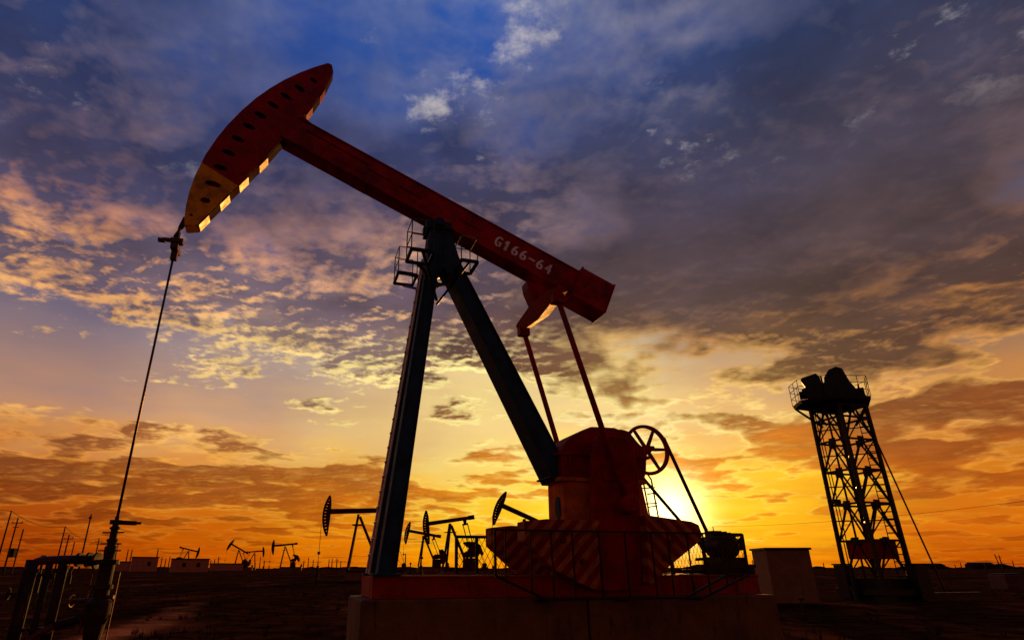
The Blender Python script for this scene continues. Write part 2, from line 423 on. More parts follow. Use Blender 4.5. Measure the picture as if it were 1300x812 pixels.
nt = gm.node_tree; q = G(nt); b = nt.nodes.new('ShaderNodeBsdfDiffuse'); nt.links.new(b.outputs[0], nt.nodes['Material Output'].inputs[0]); t = nt.nodes.new('ShaderNodeTexCoord').outputs['Object']
n1 = q.noise(t, 0.12, 6, 0.65); n2 = q.noise(t, 1.1, 7, 0.65); n3 = q.noise(q.vm('MULTIPLY', t, (1.0, 0.35, 1)), 0.30, 5, 0.6)
base = q.mix(q.smooth(n2, 0.35, 0.7), (0.024, 0.0075, 0.0022, 1), (0.092, 0.030, 0.009, 1))
base = q.mix(q.smooth(n3, 0.54, 0.66, 0, 0.9), base, (0.16, 0.045, 0.014, 1))
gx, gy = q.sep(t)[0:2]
lit_track = q.m('ABSOLUTE', q.add(q.sub(gx, q.mul(gy, -0.28)), q.add(3.5, q.mul(q.sub(q.noise(t, 0.25, 3, 0.5), 0.5), 3.0))))  # pale dirt track, its brightness is a lit patch put into the earth colour
lit_track = q.mul(q.smooth(lit_track, 0.9, 0.15), q.smooth(gy, 34, 16))
base = q.mix(q.mul(lit_track, q.smooth(n2, 0.3, 0.6, 0.3, 0.9)), base, (0.62, 0.20, 0.07, 1))
base = q.mix(q.smooth(n1, 0.50, 0.62, 0, 0.6), base, (0.012, 0.004, 0.0014, 1))
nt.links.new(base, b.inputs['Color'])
bp = nt.nodes.new('ShaderNodeBump'); bp.inputs['Strength'].default_value = 1.0; bp.inputs['Distance'].default_value = 0.25
nt.links.new(q.add(q.noise(t, 2.2, 8, 0.65), q.mul(q.noise(t, 14, 5, 0.6), 0.35)), bp.inputs['Height']); nt.links.new(bp.outputs[0], b.inputs['Normal'])
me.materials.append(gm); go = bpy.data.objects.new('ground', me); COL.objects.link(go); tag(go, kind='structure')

# ================================================================== MAIN PUMPJACK (local frame: x along the beam to the tail, y away from the camera side, z up)
ROOT = (-1.515, 9.995, 0.0); RZ = R(16)
# foundation
for k, (x0, x1, lab) in enumerate(((-0.17, 3.30, 'long concrete foundation block under the front legs of the big pumpjack, left of the joint'),
                                    (3.335, 6.83, 'long concrete foundation block under the counterweights of the big pumpjack, right of the joint'))):
    f = MB().box(x0, x1, -0.74, 0.95, -0.25, 0.94).build('concrete_block', M['concrete'], None, 0.02)
    f.location = ROOT; f.rotation_euler = (0, 0, RZ); tag(f, lab, 'foundation block', 'concrete foundation blocks of the big pumpjack')
pj = empty('pumpjack', (ROOT[0], ROOT[1], 0.944), RZ)
tag(pj, 'huge red pumpjack nearest the camera with yellow tipped horse head and dark A-frame', 'pumpjack')
Z0 = 0.944
class PB(MB):      # builds in absolute local z and shifts to the root afterwards
    def build(self, name, m, parent=None, bevel=0.0):
        o = MB.build(self, name, m, parent, bevel)
        o.data.transform(Matrix.Translation((0, 0, -Z0))); return o
def fixz(o): o.data.transform(Matrix.Translation((0, 0, -Z0))); return o

# skid: two long I-beams with end plate and deck
s_ = PB()
for y0 in (-0.60, 0.48):
    s_.box(0, 6.67, y0, y0 + 0.26, 1.225, 1.25).box(0, 6.67, y0, y0 + 0.26, 0.945, 0.975).box(0.0, 6.67, y0 + 0.03, y0 + 0.21, 0.975, 1.225)
s_.box(0, 0.04, -0.33, 0.48, 0.95, 1.245).box(6.63, 6.67, -0.33, 0.48, 0.95, 1.245)
for x in (0.9, 2.0, 3.1, 4.8, 5.8): s_.box(x, x + 0.12, -0.33, 0.48, 0.98, 1.2)
s_.box(0.5, 6.5, -0.33, 0.48, 1.2, 1.222)
for x in (0.45, 1.6, 2.9, 5.1, 6.2): s_.box(x, x + 0.02, -0.598, -0.57, 0.98, 1.22)
skid = s_.build('skid', M['red_skid'], pj, 0.004)
# samson post
TOPZ = 7.30
for y, yt in ((-0.52, -0.16), (0.52, 0.16)):
    l = PB(); p0, p1 = Vector((0.19, y, 1.25)), Vector((0.93, yt, TOPZ))
    d = (p1 - p0).normalized()
    # channel section: web and two flanges
    l.bar(p0, p1, 0.20, 0.23, w2=0.17, h2=0.20)
    for sgn in (-1, 1):
        l.bar(p0 + Vector((sgn * 0.125, 0, 0)), p1 + Vector((sgn * 0.105, 0, 0)), 0.26, 0.025, w2=0.22)
    l.box(-0.02, 0.40, y - 0.18, y + 0.18, 1.252, 1.28)
    l.build('front_leg', M['black'], pj, 0.004)
l = PB(); a, b_ = Vector((3.23, 0.0, 2.80)), Vector((1.13, 0.0, 6.95))
l.bar(a, b_, 0.50, 0.30, w2=0.34, h2=0.26)
dd = (b_ - a).normalized(); nn_ = dd.cross(Vector((0, 1, 0)))
for sgn in (-1, 1): l.bar(a + nn_ * sgn * 0.165, b_ + nn_ * sgn * 0.145, 0.56, 0.025, w2=0.42)
l.box(2.98, 3.52, -0.30, 0.30, 2.79, 2.82)
l.build('rear_leg', M['black'], pj, 0.004)
l = PB()
for k in range(22):
    z = 1.55 + k * 0.245; f_ = (z - 1.25) / (TOPZ - 1.25); x = 0.19 + 0.74 * f_ - 0.18
    yc = 0.52 + (0.16 - 0.52) * f_
    l.tube([(x, yc - 0.42 * (1 - 0.3 * f_), z), (x, yc - 0.10, z)], 0.016, 6)
for yy in (0.10, 0.42):
    l.tube([(0.03, 0.52 - yy, 1.27), (0.03 + 0.74 * 0.93, 0.52 - yy + (-0.36 * 0.93) + 0.3 * yy * 0.93, 1.27 + 6.05 * 0.93)], 0.018, 6)
l.build('ladder', M['rung'], pj)
for f_ in (0.25, 0.5, 0.75):
    z = 1.25 + (TOPZ - 1.25) * f_; x = 0.19 + 0.74 * f_; w = 0.52 - 0.36 * f_
    PB().bar((x, -w, z), (x, w, z), 0.08, 0.08, side=(1, 0, 0)).build('cross_brace', M['black'], pj)
l = PB()
l.prism([(0.72, 6.5), (0.80, 7.42), (1.20, 7.42), (1.36, 6.9), (1.50, 6.5), (1.14, 6.5), (1.08, 6.62), (1.02, 6.5)], -0.22, 0.22)
l.box(0.74, 1.26, -0.26, 0.26, 7.42, 7.46).build('post_head', M['black'], pj, 0.006)
l = PB(); l.lathe((0.97, -0.30, 7.56), [(0.09, 0), (0.10, 0.02), (0.10, 0.58), (0.09, 0.60)], axis=(0, 1, 0))
l.box(0.72, 1.22, -0.2, -0.06, 7.46, 7.62).box(0.72, 1.22, 0.06, 0.2, 7.46, 7.62)
l.build('saddle_bearing', M['black'], pj, 0.005)

for k in range(12):
    f_ = k / 11
    PB().lathe((0.30 + 0.74 * f_ * 0.985, -0.52 + 0.36 * f_ - 0.10 + 0.015 * f_, 1.5 + 5.6 * f_), [(0.018, 0), (0.018, 0.03)], axis=(0, -1, 0), seg=6).build('bolt', M['steel'], pj)
# beam frame
TH = math.atan(0.4407); DX, DZ = math.cos(TH), -math.sin(TH)
PV = (0.95, 7.60)
def bp_(s, n): return (PV[0] + s * DX + n * math.sin(TH), PV[1] + s * DZ + n * math.cos(TH))
def bpoly(pts): return [bp_(*p) for p in pts]
BH = 0.60
l = PB()
l.prism(bpoly([(-3.42, 0.0), (3.0, 0.0), (3.0, 0.03), (-3.42, 0.03)]), -0.20, 0.20)
l.prism(bpoly([(-3.36, BH - 0.03), (3.0, BH - 0.03), (3.0, BH), (-3.36, BH)]), -0.20, 0.20)
l.prism(bpoly([(-3.40, 0.03), (3.0, 0.03), (3.0, BH - 0.03), (-3.38, BH - 0.03)]), -0.175, 0.175)
l.prism(bpoly([(-3.1, 0.40), (-1.7, 0.40), (-1.7, 0.43), (-3.1, 0.43)]), -0.2, -0.17)
l.prism(bpoly([(-1.9, -0.012), (-1.55, -0.012), (-1.55, 0.0), (-1.9, 0.0)]), -0.19, 0.19)
for s0 in (-1.7, -1.0, 0.35):
    l.prism(bpoly([(s0, 0.30), (s0 + 0.5, 0.30), (s0 + 0.5, 0.34), (s0, 0.34)]), -0.197, -0.17)
for s0 in (-1.65, 0.9, 1.9): l.prism(bpoly([(s0, BH), (s0 + 0.05, BH), (s0 + 0.05, BH + 0.05), (s0, BH + 0.05)]), -0.12, -0.08)
for s0 in (-2.6, -0.45, 0.55, 2.45):
    l.prism(bpoly([(s0, 0.035), (s0 + 0.014, 0.035), (s0 + 0.014, BH - 0.035), (s0, BH - 0.035)]), -0.192, -0.176)
beam = l.build('walking_beam', M['red'], pj, 0.004)
for s0 in (-2.3, -1.2):  # thin plates in darker red paint the shadow slots along the beam
    pl_ = PB(); pl_.prism(bpoly([(s0, 0.16), (s0 + 0.62, 0.16), (s0 + 0.62, 0.27), (s0, 0.27)]), -0.184, -0.1775); pl_.build('shadow_slot', M['red_dark'], beam)
l = PB(); l.prism(bpoly([(3.01, -0.05), (3.76, -0.05), (3.76, 0.66), (3.01, 0.66)]), -0.27, 0.27)
l.build('tail_box', M['red'], pj, 0.012)
l = PB(); l.prism(bpoly([(2.99, -0.065), (3.02, -0.065), (3.02, 0.675), (2.99, 0.675)]), -0.285, 0.285)
l.prism(bpoly([(3.74, -0.06), (3.77, -0.06), (3.77, 0.67), (3.74, 0.67)]), -0.285, 0.285)
l.build('tail_box_flange', M['red_dark'], pj, 0.004)
# lettering on the beam, glyph by glyph
def glyph(ch):
    if ch == '1': polys = [[(0.30, 0), (0.62, 0), (0.62, 1), (0.38, 1), (0.08, 0.76), (0.08, 0.60), (0.30, 0.70)]]
    elif ch == '-': polys = [[(0.02, 0.42), (0.98, 0.42), (0.98, 0.58), (0.02, 0.58)]]
    else: polys = None
    if polys:
        b_m = bmesh.new()
        for p_ in polys: b_m.faces.new([b_m.verts.new((x, y, 0)) for x, y in p_])
        m_ = bpy.data.meshes.new('glyph'); b_m.to_mesh(m_); b_m.free(); return m_
    cu = bpy.data.curves.new('glyph', 'FONT'); cu.body = ch; cu.size = 1.0
    tmp = bpy.data.objects.new('tmp', cu); COL.objects.link(tmp); bpy.context.view_layer.update()
    m_ = bpy.data.meshes.new_from_object(tmp.evaluated_get(bpy.context.evaluated_depsgraph_get())); bpy.data.objects.remove(tmp)
    xs = [v.co.x for v in m_.vertices]; ys = [v.co.y for v in m_.vertices]
    for v in m_.vertices: v.co.x = (v.co.x - min(xs)) / (max(xs) - min(xs)); v.co.y = (v.co.y - min(ys)) / (max(ys) - min(ys))
    return m_
bmt = bmesh.new(); o0 = bp_(1.16, 0.17)
for k_, ch in enumerate('G166-64'):
    gmsh = glyph(ch)
    for dd_ in (0.0, 0.022):
        g2 = gmsh.copy()
        for v in g2.vertices:
            a, c = k_ * 0.19 + v.co.x * 0.125 + dd_, v.co.y * 0.235
            v.co = (o0[0] + a * DX + c * math.sin(TH), -0.1785 - dd_ * 0.08, o0[1] + a * DZ + c * math.cos(TH) - Z0)
        bmt.from_mesh(g2); bpy.data.meshes.remove(g2)
me = bpy.data.meshes.new('lettering'); bmt.to_mesh(me); bmt.free()
me.materials.append(M['white']); lt = bpy.data.objects.new('lettering', me); COL.objects.link(lt); lt.parent = beam
# horse head: two side plates with lightening holes, front arc plate, rear plate with reflective patches
ARC = [(-3.50, 6.80), (-3.53, 6.95), (-3.545, 7.22), (-3.54, 7.50), (-3.50, 7.85), (-3.40, 8.32), (-3.27, 8.72), (-3.12, 9.08), (-2.93, 9.45), (-2.72, 9.80), (-2.50, 10.10), (-2.25, 10.39), (-1.98, 10.65), (-1.70, 10.88), (-1.46, 11.05)]
REAR = [(-1.38, 11.03), (-1.34, 10.86), (-1.45, 10.43), (-1.62, 9.96), (-1.74, 9.70), (-2.38, 8.44), (-3.32, 6.84)]
HOLES = [(-1.70, 10.52, .10, .065), (-1.94, 10.24, .15, .075), (-2.18, 9.98, .15, .075), (-2.39, 9.71, .15, .075), (-2.59, 9.41, .155, .08), (-2.76, 9.10, .155, .08),
         (-2.91, 8.77, .155, .08), (-3.03, 8.43, .155, .08), (-3.12, 8.08, .155, .08), (-3.19, 7.71, .17, .085), (-3.26, 7.35, .10, .08), (-3.44, 7.02, .035, .035)]
HOL = [(x, z, a * 0.82, b2 * 0.72, R(-38 + 3.2 * i)) for i, (x, z, a, b2) in enumerate(HOLES)]
hh = PB()
for p, q_ in zip(ARC, ARC[1:]):
    hh.bar((p[0], 0, p[1]), (q_[0], 0, q_[1]), 0.236, 0.02)
hh.bar((ARC[-1][0], 0, ARC[-1][1]), (REAR[0][0], 0, REAR[0][1]), 0.236, 0.02)
hh.bar((ARC[0][0], 0, ARC[0][1]), (REAR[-1][0], 0, REAR[-1][1]), 0.236, 0.02)
hh.prism(ARC[1:-1] + REAR[1:-1], -0.01, 0.01)
hd = hh.build('horse_head', M['head'], pj)
rp = PB()
for p, q_ in zip(REAR, REAR[1:]): rp.bar((p[0], 0, p[1]), (q_[0], 0, q_[1]), 0.235, 0.02)
rp.build('rear_plate', M['maroon'], hd)
out = ARC + REAR
for v in (-0.129, 0.129):
    sp = plate_with_holes('side_plate', out, HOL, 0.02, v, M['head'], hd); fixz(sp)
# chains of rear edge patches
def edge_pt(t):
    pts = REAR[::-1]; L_ = [math.dist(a, b2) for a, b2 in zip(pts, pts[1:])]
    for i, ln in enumerate(L_):
        if t <= ln: f_ = t / ln; return Vector((pts[i][0] + (pts[i + 1][0] - pts[i][0]) * f_, 0, pts[i][1] + (pts[i + 1][1] - pts[i][1]) * f_))
        t -= ln
    return Vector((pts[-1][0], 0, pts[-1][1]))
for t0, mt_ in ((0.03, 'yellow'), (0.57, 'yellow'), (1.09, 'yellow'), (1.66, 'yellow'), (3.20, 'orange'), (3.76, 'orange')):
    a, c = edge_pt(t0), edge_pt(t0 + 0.25); dd = (c - a).normalized(); n_ = Vector((dd.z, 0, -dd.x))
    PB().bar(a + n_ * 0.016, c + n_ * 0.016, 0.226, 0.008).build('reflective_patch', M[mt_], hd)
l = PB(); l.prism(bpoly([(-3.44, BH + 0.003), (-2.95, BH + 0.003), (-2.95, BH + 0.02), (-3.36, BH + 0.12)]), -0.12, 0.12)
l.build('head_bracket', M['red_dark'], pj, 0.005)
# bridle and polished rod
cab = PB(); cab.tube([(-3.55, -0.06, 7.0), (-3.60, -0.05, 6.80), (-3.60, -0.03, 6.50), (-3.60, -0.03, 6.40)], 0.022, 6)
cab.tube([(-3.55, 0.06, 7.0), (-3.60, 0.05, 6.80), (-3.60, 0.03, 6.50), (-3.60, 0.03, 6.40)], 0.022, 6)
cab.build('bridle_cable', M['steel'], pj)
cb = PB(); cb.box(-3.66, -3.54, -0.16, 0.16, 6.34, 6.43).box(-3.70, -3.50, -0.07, 0.07, 6.50, 6.58).box(-3.83, -3.55, -0.03, 0.03, 6.52, 6.58).box(-3.65, -3.55, -0.05, 0.05, 6.18, 6.34)
cb.tube([(-3.66, 0, 6.62), (-3.54, 0, 6.9)], 0.03, 6).box(-3.90, -3.78, -0.04, 0.04, 6.50, 6.56)
cb.build('carrier_bar', M['rust'], pj, 0.006)
PB().tube([(-3.61, 0, 6.2), (-3.618, 0, 4.0), (-3.62, 0, 1.93)], 0.019, 8).build('polished_rod', M['wire'], pj)
# equalizer
E0 = (3.05, 6.10)
l = PB(); l.prism([(2.78, 6.60), (2.80, 6.42), (2.92, 6.12), (3.14, 6.00), (3.30, 6.10), (3.42, 6.30), (3.45, 6.42)], -0.15, 0.15)
l.lathe((3.10, -0.2, 6.25), [(0.13, 0), (0.13, 0.4)], axis=(0, 1, 0)).build('tail_bearing', M['red_dark'], pj, 0.006)
tl = Vector((math.cos(R(27)), 0, math.sin(R(27))))
l = PB(); a0 = [(-0.97, 0.15), (-0.80, 0.20), (0, 0.34), (0.80, 0.20), (0.97, 0.15)]
for (y0, h0), (y1, h1) in zip(a0, a0[1:]):
    l.bar((3.07, y0, 6.06), (3.07, y1, 6.06), 0.22, h0, side=tl, h2=h1)
eq_ = l.build('equalizer', M['red'], pj, 0.004)
l = PB(); dn = Vector((math.sin(R(27)), 0, -math.cos(R(27))))
for (y0, h0), (y1, h1) in zip(a0, a0[1:]):
    p_, r_ = Vector((3.07, y0, 6.06)) + dn * (h0 / 2 + 0.006), Vector((3.07, y1, 6.06)) + dn * (h1 / 2 + 0.006)
    l.bar(p_, r_, 0.27, 0.008, side=tl)
l.build('sunlit_plate', M['sunlit'], eq_)  # added plate, its orange paints the sun's glow under the equalizer
PIN = (4.07, 2.32)
for y in (-0.86, 0.86):
    l = PB(); l.tube([(E0[0] + 0.03, y, 5.92), (PIN[0], y * 1.07, PIN[1])], 0.052, 10)
    l.build('pitman', M['red_dark'], pj)
    l = PB(); l.box(E0[0] - 0.09, E0[0] + 0.13, y - 0.09, y + 0.09, 5.82, 6.00).build('pitman_bearing', M['red_dark'], pj, 0.01)
    l = PB(); l.lathe((PIN[0], y * 1.10 - 0.12, PIN[1]), [(0.12, 0), (0.155, 0.03), (0.155, 0.21), (0.12, 0.24)], axis=(0, 1, 0)).build('wrist_pin', M['red_dark'], pj)
# cranks and counterweights
SH = (4.02, 3.02)
for sgn in (-1, 1):
    y0, y1 = sorted((sgn * 0.64, sgn * 0.80))
    c = PB(); c.prism([(3.60, 3.22), (3.70, 3.46), (4.26, 3.46), (4.38, 3.22), (4.40, 2.60), (4.24, 1.03), (3.42, 1.03), (3.52, 2.50)], y0, y1)
    c.prism([(3.74, 3.2), (4.25, 3.2), (4.24, 2.7), (3.70, 2.7)], min(sgn * 0.8, sgn * 0.83), max(sgn * 0.8, sgn * 0.83))
    ck = c.build('crank', M['red_dark'], pj, 0.012)
    ya, yb = sorted((sgn * 0.66, sgn * 0.98))
    w = PB(); w.prism([(2.22, 2.02), (2.60, 2.06), (3.50, 2.05), (3.42, 1.10), (3.36, 1.04), (3.10, 1.14), (2.70, 1.32), (2.22, 1.72)], ya, yb)
    w.build('counterweight', M['chev_l'], ck, 0.010)
    w = PB(); w.prism([(4.34, 2.16), (5.20, 2.07), (5.33, 2.02), (5.37, 1.86), (5.30, 1.76), (4.70, 1.40), (4.36, 1.14), (4.28, 1.10)], ya, yb)
    w.build('counterweight', M['chev_r'], ck, 0.010)
    for (bx, bz) in ((2.85, 1.75), (3.15, 1.45), (4.75, 1.75), (4.6, 1.5)):
        yy = sgn * 0.98; PB().lathe((bx, yy, bz), [(0.045, 0), (0.045, sgn * 0.03)], axis=(0, 1, 0), seg=6).build('weight_bolt', M['rust'], ck)
PB().lathe((SH[0], -0.72, SH[1]), [(0.13, 0), (0.13, 1.44)], axis=(0, 1, 0)).build('crank_shaft', M['steel'], pj)
# gearbox on its pedestal
l = PB(); l.prism([(3.13, 1.25), (3.16, 2.72), (4.68, 2.72), (4.90, 1.25)], -0.42, 0.22)
ped = l.build('pedestal', M['tan'], pj, 0.012)
l = PB(); l.box(3.08, 4.76, -0.47, 0.27, 2.723, 2.79); l.build('pedestal_top', M['tan'], pj, 0.006)
hl = PB()
for z in (1.78, 2.14):
    hl.box(3.128, 3.160, -0.30, -0.12, z + 0.07, z + 0.26)
    hl.lathe((3.134, -0.21, z + 0.26), [(0.09, 0), (0.09, 0.02)], axis=(1, 0, 0), seg=16); hl.lathe((3.134, -0.21, z + 0.07), [(0.09, 0), (0.09, 0.02)], axis=(1, 0, 0), seg=16)
hl.build('hand_hole', M['black'], ped)
GB = [(3.18, 2.80), (3.18, 3.22), (3.24, 3.36), (3.42, 3.52), (3.60, 3.62), (3.80, 3.70), (4.28, 3.71), (4.34, 3.68), (4.40, 3.69), (4.56, 3.66), (4.62, 3.58), (4.74, 3.44), (4.82, 3.38), (4.86, 3.20), (4.82, 2.95), (4.76, 2.80)]
l = PB(); l.prism(GB, -0.40, 0.40); gb = l.build('gearbox', M['red_dark'], pj, 0.02)
l = PB(); l.box(3.10, 4.90, -0.44, 0.44, 3.17, 3.22); l.build('gearbox_flange', M['red_dark'], gb, 0.004)
l = PB()
for x in (3.3, 3.9, 4.5): l.box(x, x + 0.04, -0.44, 0.44, 2.80, 3.17)
l.build('gearbox_rib', M['red_dark'], gb, 0.004)
l = PB(); l.lathe((4.0, 0.0, 3.70), [(0.10, 0), (0.10, 0.05), (0.05, 0.06)]); l.build('breather', M['red_dark'], gb)
PB().box(4.34, 4.58, -0.15, 0.15, 3.66, 3.73).build('inspection_cover', M['red_dark'], gb, 0.004)
PC = (5.55, 0.66, 3.56); PR = 0.50
l = PB(); l.torus(PC, PR - 0.03, 0.035, seg=44, wy=1.9)
pu = l.build('pulley', M['red_dark'], pj)
l = PB()
for k in range(6):
    a = k * math.pi / 3 + 0.05; l.bar((PC[0] + 0.04 * math.cos(a), PC[1], PC[2] + 0.04 * math.sin(a)), (PC[0] + (PR - 0.05) * math.cos(a), PC[1], PC[2] + (PR - 0.05) * math.sin(a)), 0.04, 0.075, h2=0.05)
l.build('spokes', M['red_dark'], pu)
l = PB(); l.lathe((PC[0], PC[1] - 0.10, PC[2]), [(0.075, 0), (0.075, 0.18)], axis=(0, 1, 0)); l.lathe((PC[0], 0.42, PC[2]), [(0.035, 0), (0.035, 0.3)], axis=(0, 1, 0)).bar((4.8, 0.46, 3.42), (5.58, 0.46, 3.55), 0.05, 0.10)
l.build('pulley_shaft', M['red_dark'], pj)
MC = (6.62, 0.62, 1.78)
l = PB(); ddv = Vector((MC[0] - PC[0], 0, MC[2] - PC[2])).normalized(); nv = Vector((-ddv.z, 0, ddv.x))
l.bar(Vector(PC) + nv * PR, Vector(MC) + nv * 0.12, 0.10, 0.015)
l.bar(Vector(PC) - nv * PR, Vector(MC) - nv * 0.12, 0.10, 0.015)
l.build('drive_belt', M['steel'], pj)
l = PB(); l.lathe((MC[0], MC[1] - 0.09, MC[2]), [(0.12, 0), (0.12, 0.18)], axis=(0, 1, 0)); l.build('motor_pulley', M['steel'], pj)
l = PB(); l.lathe((6.62, -0.10, 1.74), [(0.12, 0), (0.20, 0.04), (0.23, 0.08), (0.23, 0.52), (0.20, 0.56), (0.08, 0.60)], axis=(0, 1, 0), seg=18)
for k in range(9): a = k * math.pi / 8; l.bar((6.62 + 0.235 * math.cos(a), 0.0, 1.74 + 0.235 * math.sin(a)), (6.62 + 0.235 * math.cos(a), 0.4, 1.74 + 0.235 * math.sin(a)), 0.02, 0.03)
l.box(6.36, 6.56, 0.05, 0.3, 1.88, 2.0).box(6.80, 6.97, 0.0, 0.22, 1.66, 1.86).box(6.40, 6.95, 0.0, 0.45, 1.42, 1.54)
mo = l.build('motor', M['steel'], pj, 0.004)
l = PB(); l.box(6.22, 7.02, -0.15, 0.10, 1.36, 1.42).box(6.22, 7.02, 0.32, 0.5, 1.36, 1.42).box(5.5, 7.0, -0.02, 0.06, 1.27, 1.33)
for x in (6.3, 6.88): l.box(x, x + 0.1, -0.15, 0.5, 1.25, 1.36)
l.bar((6.25, 0.1, 1.52), (5.95, 0.1, 1.50), 0.04, 0.05).build('motor_rail', M['steel'], pj)
# brake lever by the gearbox and small access ladder with hoops
l = PB()
for y in (0.85, 1.15):
    l.tube([(5.80, y, 1.25), (5.76, y, 2.3), (5.70, y, 3.0), (5.62, y, 3.12), (5.50, y, 3.12)], 0.016, 6)
for z in (1.5, 1.75, 2.0, 2.25, 2.5, 2.75): l.tube([(5.765, 0.85, z), (5.765, 1.15, z)], 0.012, 6)
for y in (0.85, 1.15): l.tube([(5.42, y, 2.4), (5.45, y, 3.05), (5.50, y, 3.12)], 0.012, 6)
for z in (2.55, 2.85): l.tube([(5.42, 0.85, z - 0.03), (5.77, 0.85, z)], 0.012, 6)
l.build('access_ladder', M['rust'], pj)
# little work platforms round the post head
for (x0, x1, y0, y1, z, hgt) in ((0.30, 0.70, -1.0, -0.52, 6.36, 0.62), (1.20, 1.50, -1.0, -0.52, 6.30, 0.50), (0.34, 0.72, 0.62, 1.12, 6.68, 0.60), (1.06, 1.36, 0.5, 0.9, 6.62, 0.0)):
    z = (6.46 if x0 < 1 else 6.38) if y0 < 0 else 6.80
    l = PB()
    for a, c in (((x0, y0), (x1, y0)), ((x1, y0), (x1, y1)), ((x1, y1), (x0, y1)), ((x0, y1), (x0, y0))):
        l.bar((a[0], a[1], z), (c[0], c[1], z), 0.05, 0.05, side=(0, 0, 1))
        if hgt: l.tube([(a[0], a[1], z), (a[0], a[1], z + hgt)], 0.011, 5); 
        if hgt and a[0] + c[0] < 2.4 and not (a[0] == x1 and c[0] == x1):
            for k in (0.5, 1.0): l.tube([(a[0], a[1], z + hgt * k), (c[0], c[1], z + hgt * k)], 0.009, 5)
        if hgt and x0 > 1: l.tube([(a[0], a[1], z + hgt), (c[0], c[1], z + hgt)], 0.009, 5)
    ys_ = -0.2 if y0 < 0 else 0.2
    l.bar(((x0 + x1) / 2, y1 if y0 < 0 else y0, z), (0.95, ys_, z - 0.28 if y0 > 0 else z - 0.2), 0.05, 0.05)
    l.bar(((x0 + x1) / 2, y0 if y0 < 0 else y1, z - 0.02), (0.95, ys_, z - 0.55), 0.04, 0.04)
    l.build('work_platform', M['steel'], pj)

# ------------------------------------------------------------------ safety fence round the counterweights
fe = empty('safety_fence', (ROOT[0], ROOT[1], Z0), RZ); tag(fe, 'dark steel safety railing with chamfered lower corners around the big striped counterweights', 'fence')
FY0, FY1 = -1.10, 1.08
l = PB(); F0, F1 = 1.70, 6.05
l.bar((F0, FY0, 1.88), (F1, FY0, 1.88), 0.026, 0.026)
for x0, z0, x1, z1 in ((F0, 1.25, 2.47, 0.93), (F0 + .0, 1.88, F0, 1.25), (F1, 1.88, F1, 1.25), (F1, 1.25, 5.15, 0.93), (2.47, 0.93, 5.15, 0.93), (5.62, 1.25, 4.86, 0.945), (F0, 1.25, 5.9, 1.25)):
    if z0 == z1 == 1.25: continue
    l.bar((x0, FY0, z0), (x1, FY0, z1), 0.034, 0.034)
l.build('front_frame', M['steel'], fe)
for x in (1.86, 2.26, 2.60, 2.95, 3.40, 3.85, 4.32, 4.62, 4.98, 5.28, 5.62):
    zb = 0.95 if 2.47 <= x <= 5.15 else (0.95 + (2.47 - x) / 0.77 * 0.30 if x < 2.47 else 0.95 + (x - 5.15) / 0.9 * 0.30)
    PB().bar((x, FY0, zb), (x, FY0, 1.87), 0.020, 0.020).build('baluster', M['steel'], fe)
l = PB()
l.bar((F0, FY1, 1.88), (6.1, FY1, 1.88), 0.05, 0.05).bar((F0, FY1, 1.24), (6.1, FY1, 1.24), 0.05, 0.05)
for x in (F0, 2.08, 3.3, 4.5, 5.4, 6.1): l.bar((x, FY1, 0.93), (x, FY1, 1.88), 0.05, 0.05)
l.bar((F0, FY1, 0.97), (F0, -0.6 + 1.3, 0.97), 0.04, 0.04).bar((F1, FY1, 0.97), (F1, 0.7, 0.97), 0.04, 0.04)
l.build('rear_frame', M['steel'], fe)
M['tank'] = mat('tank_paint', (84, 48, 28), 0.8)
l = PB()
l.bar((F1, FY0, 1.86), (F1, FY1, 1.86), 0.035, 0.035).bar((F1, FY0, 1.24), (F1, FY1, 1.24), 0.035, 0.035).bar((F1, 0.0, 1.24), (F1, 0.0, 1.86), 0.03, 0.03)
l.bar((F1, FY0 + 0.03, 1.83), (F1, -0.25, 1.27), 0.025, 0.025)
l.build('end_frame', M['steel'], fe)
for x in (2.5, 3.8, 5.1): PB().bar((x, FY0, 0.91), (x, -0.70, 0.91), 0.05, 0.05).build('bracket', M['steel'], fe)
def mesh_panel(p0, ux, W, z0, z1, cell=(0.105, 0.19)):
    """diamond wire mesh panel from p0 along ux"""
    l = PB(); Hh = z1 - z0; n = int((W + Hh) / cell[0]) + 2; k = cell[0] / cell[1]
    for i in range(-int(Hh * k / cell[0]) - 1, int(W / cell[0]) + 1):
        for sg in (1, -1):
            # line x = a + sg*k*(z - z0)
            a = i * cell[0] if sg > 0 else i * cell[0] + Hh * k
            t0, t1 = 0.0, Hh
            xs_ = lambda t: a + sg * k * t
            if sg > 0: t0 = max(t0, -a / k); t1 = min(t1, (W - a) / k)
            else: t0 = max(t0, (a - W) / k); t1 = min(t1, a / k)
            if t1 - t0 < 0.02: continue
            A_ = Vector(p0) + Vector(ux) * xs_(t0) + Vector((0, 0, z0 + t0)); B_ = Vector(p0) + Vector(ux) * xs_(t1) + Vector((0, 0, z0 + t1))
            l.tube([A_, B_], 0.0045, 4, caps=False)
    return l
mesh_panel((F0, FY1, 0), (1, 0, 0), 6.1 - F0, 1.26, 1.86).build('wire_mesh', M['rust'], fe)
mesh_panel((F1, FY0, 0), (0, 1, 0), FY1 - FY0, 1.26, 1.85).build('wire_mesh', M['rust'], fe)

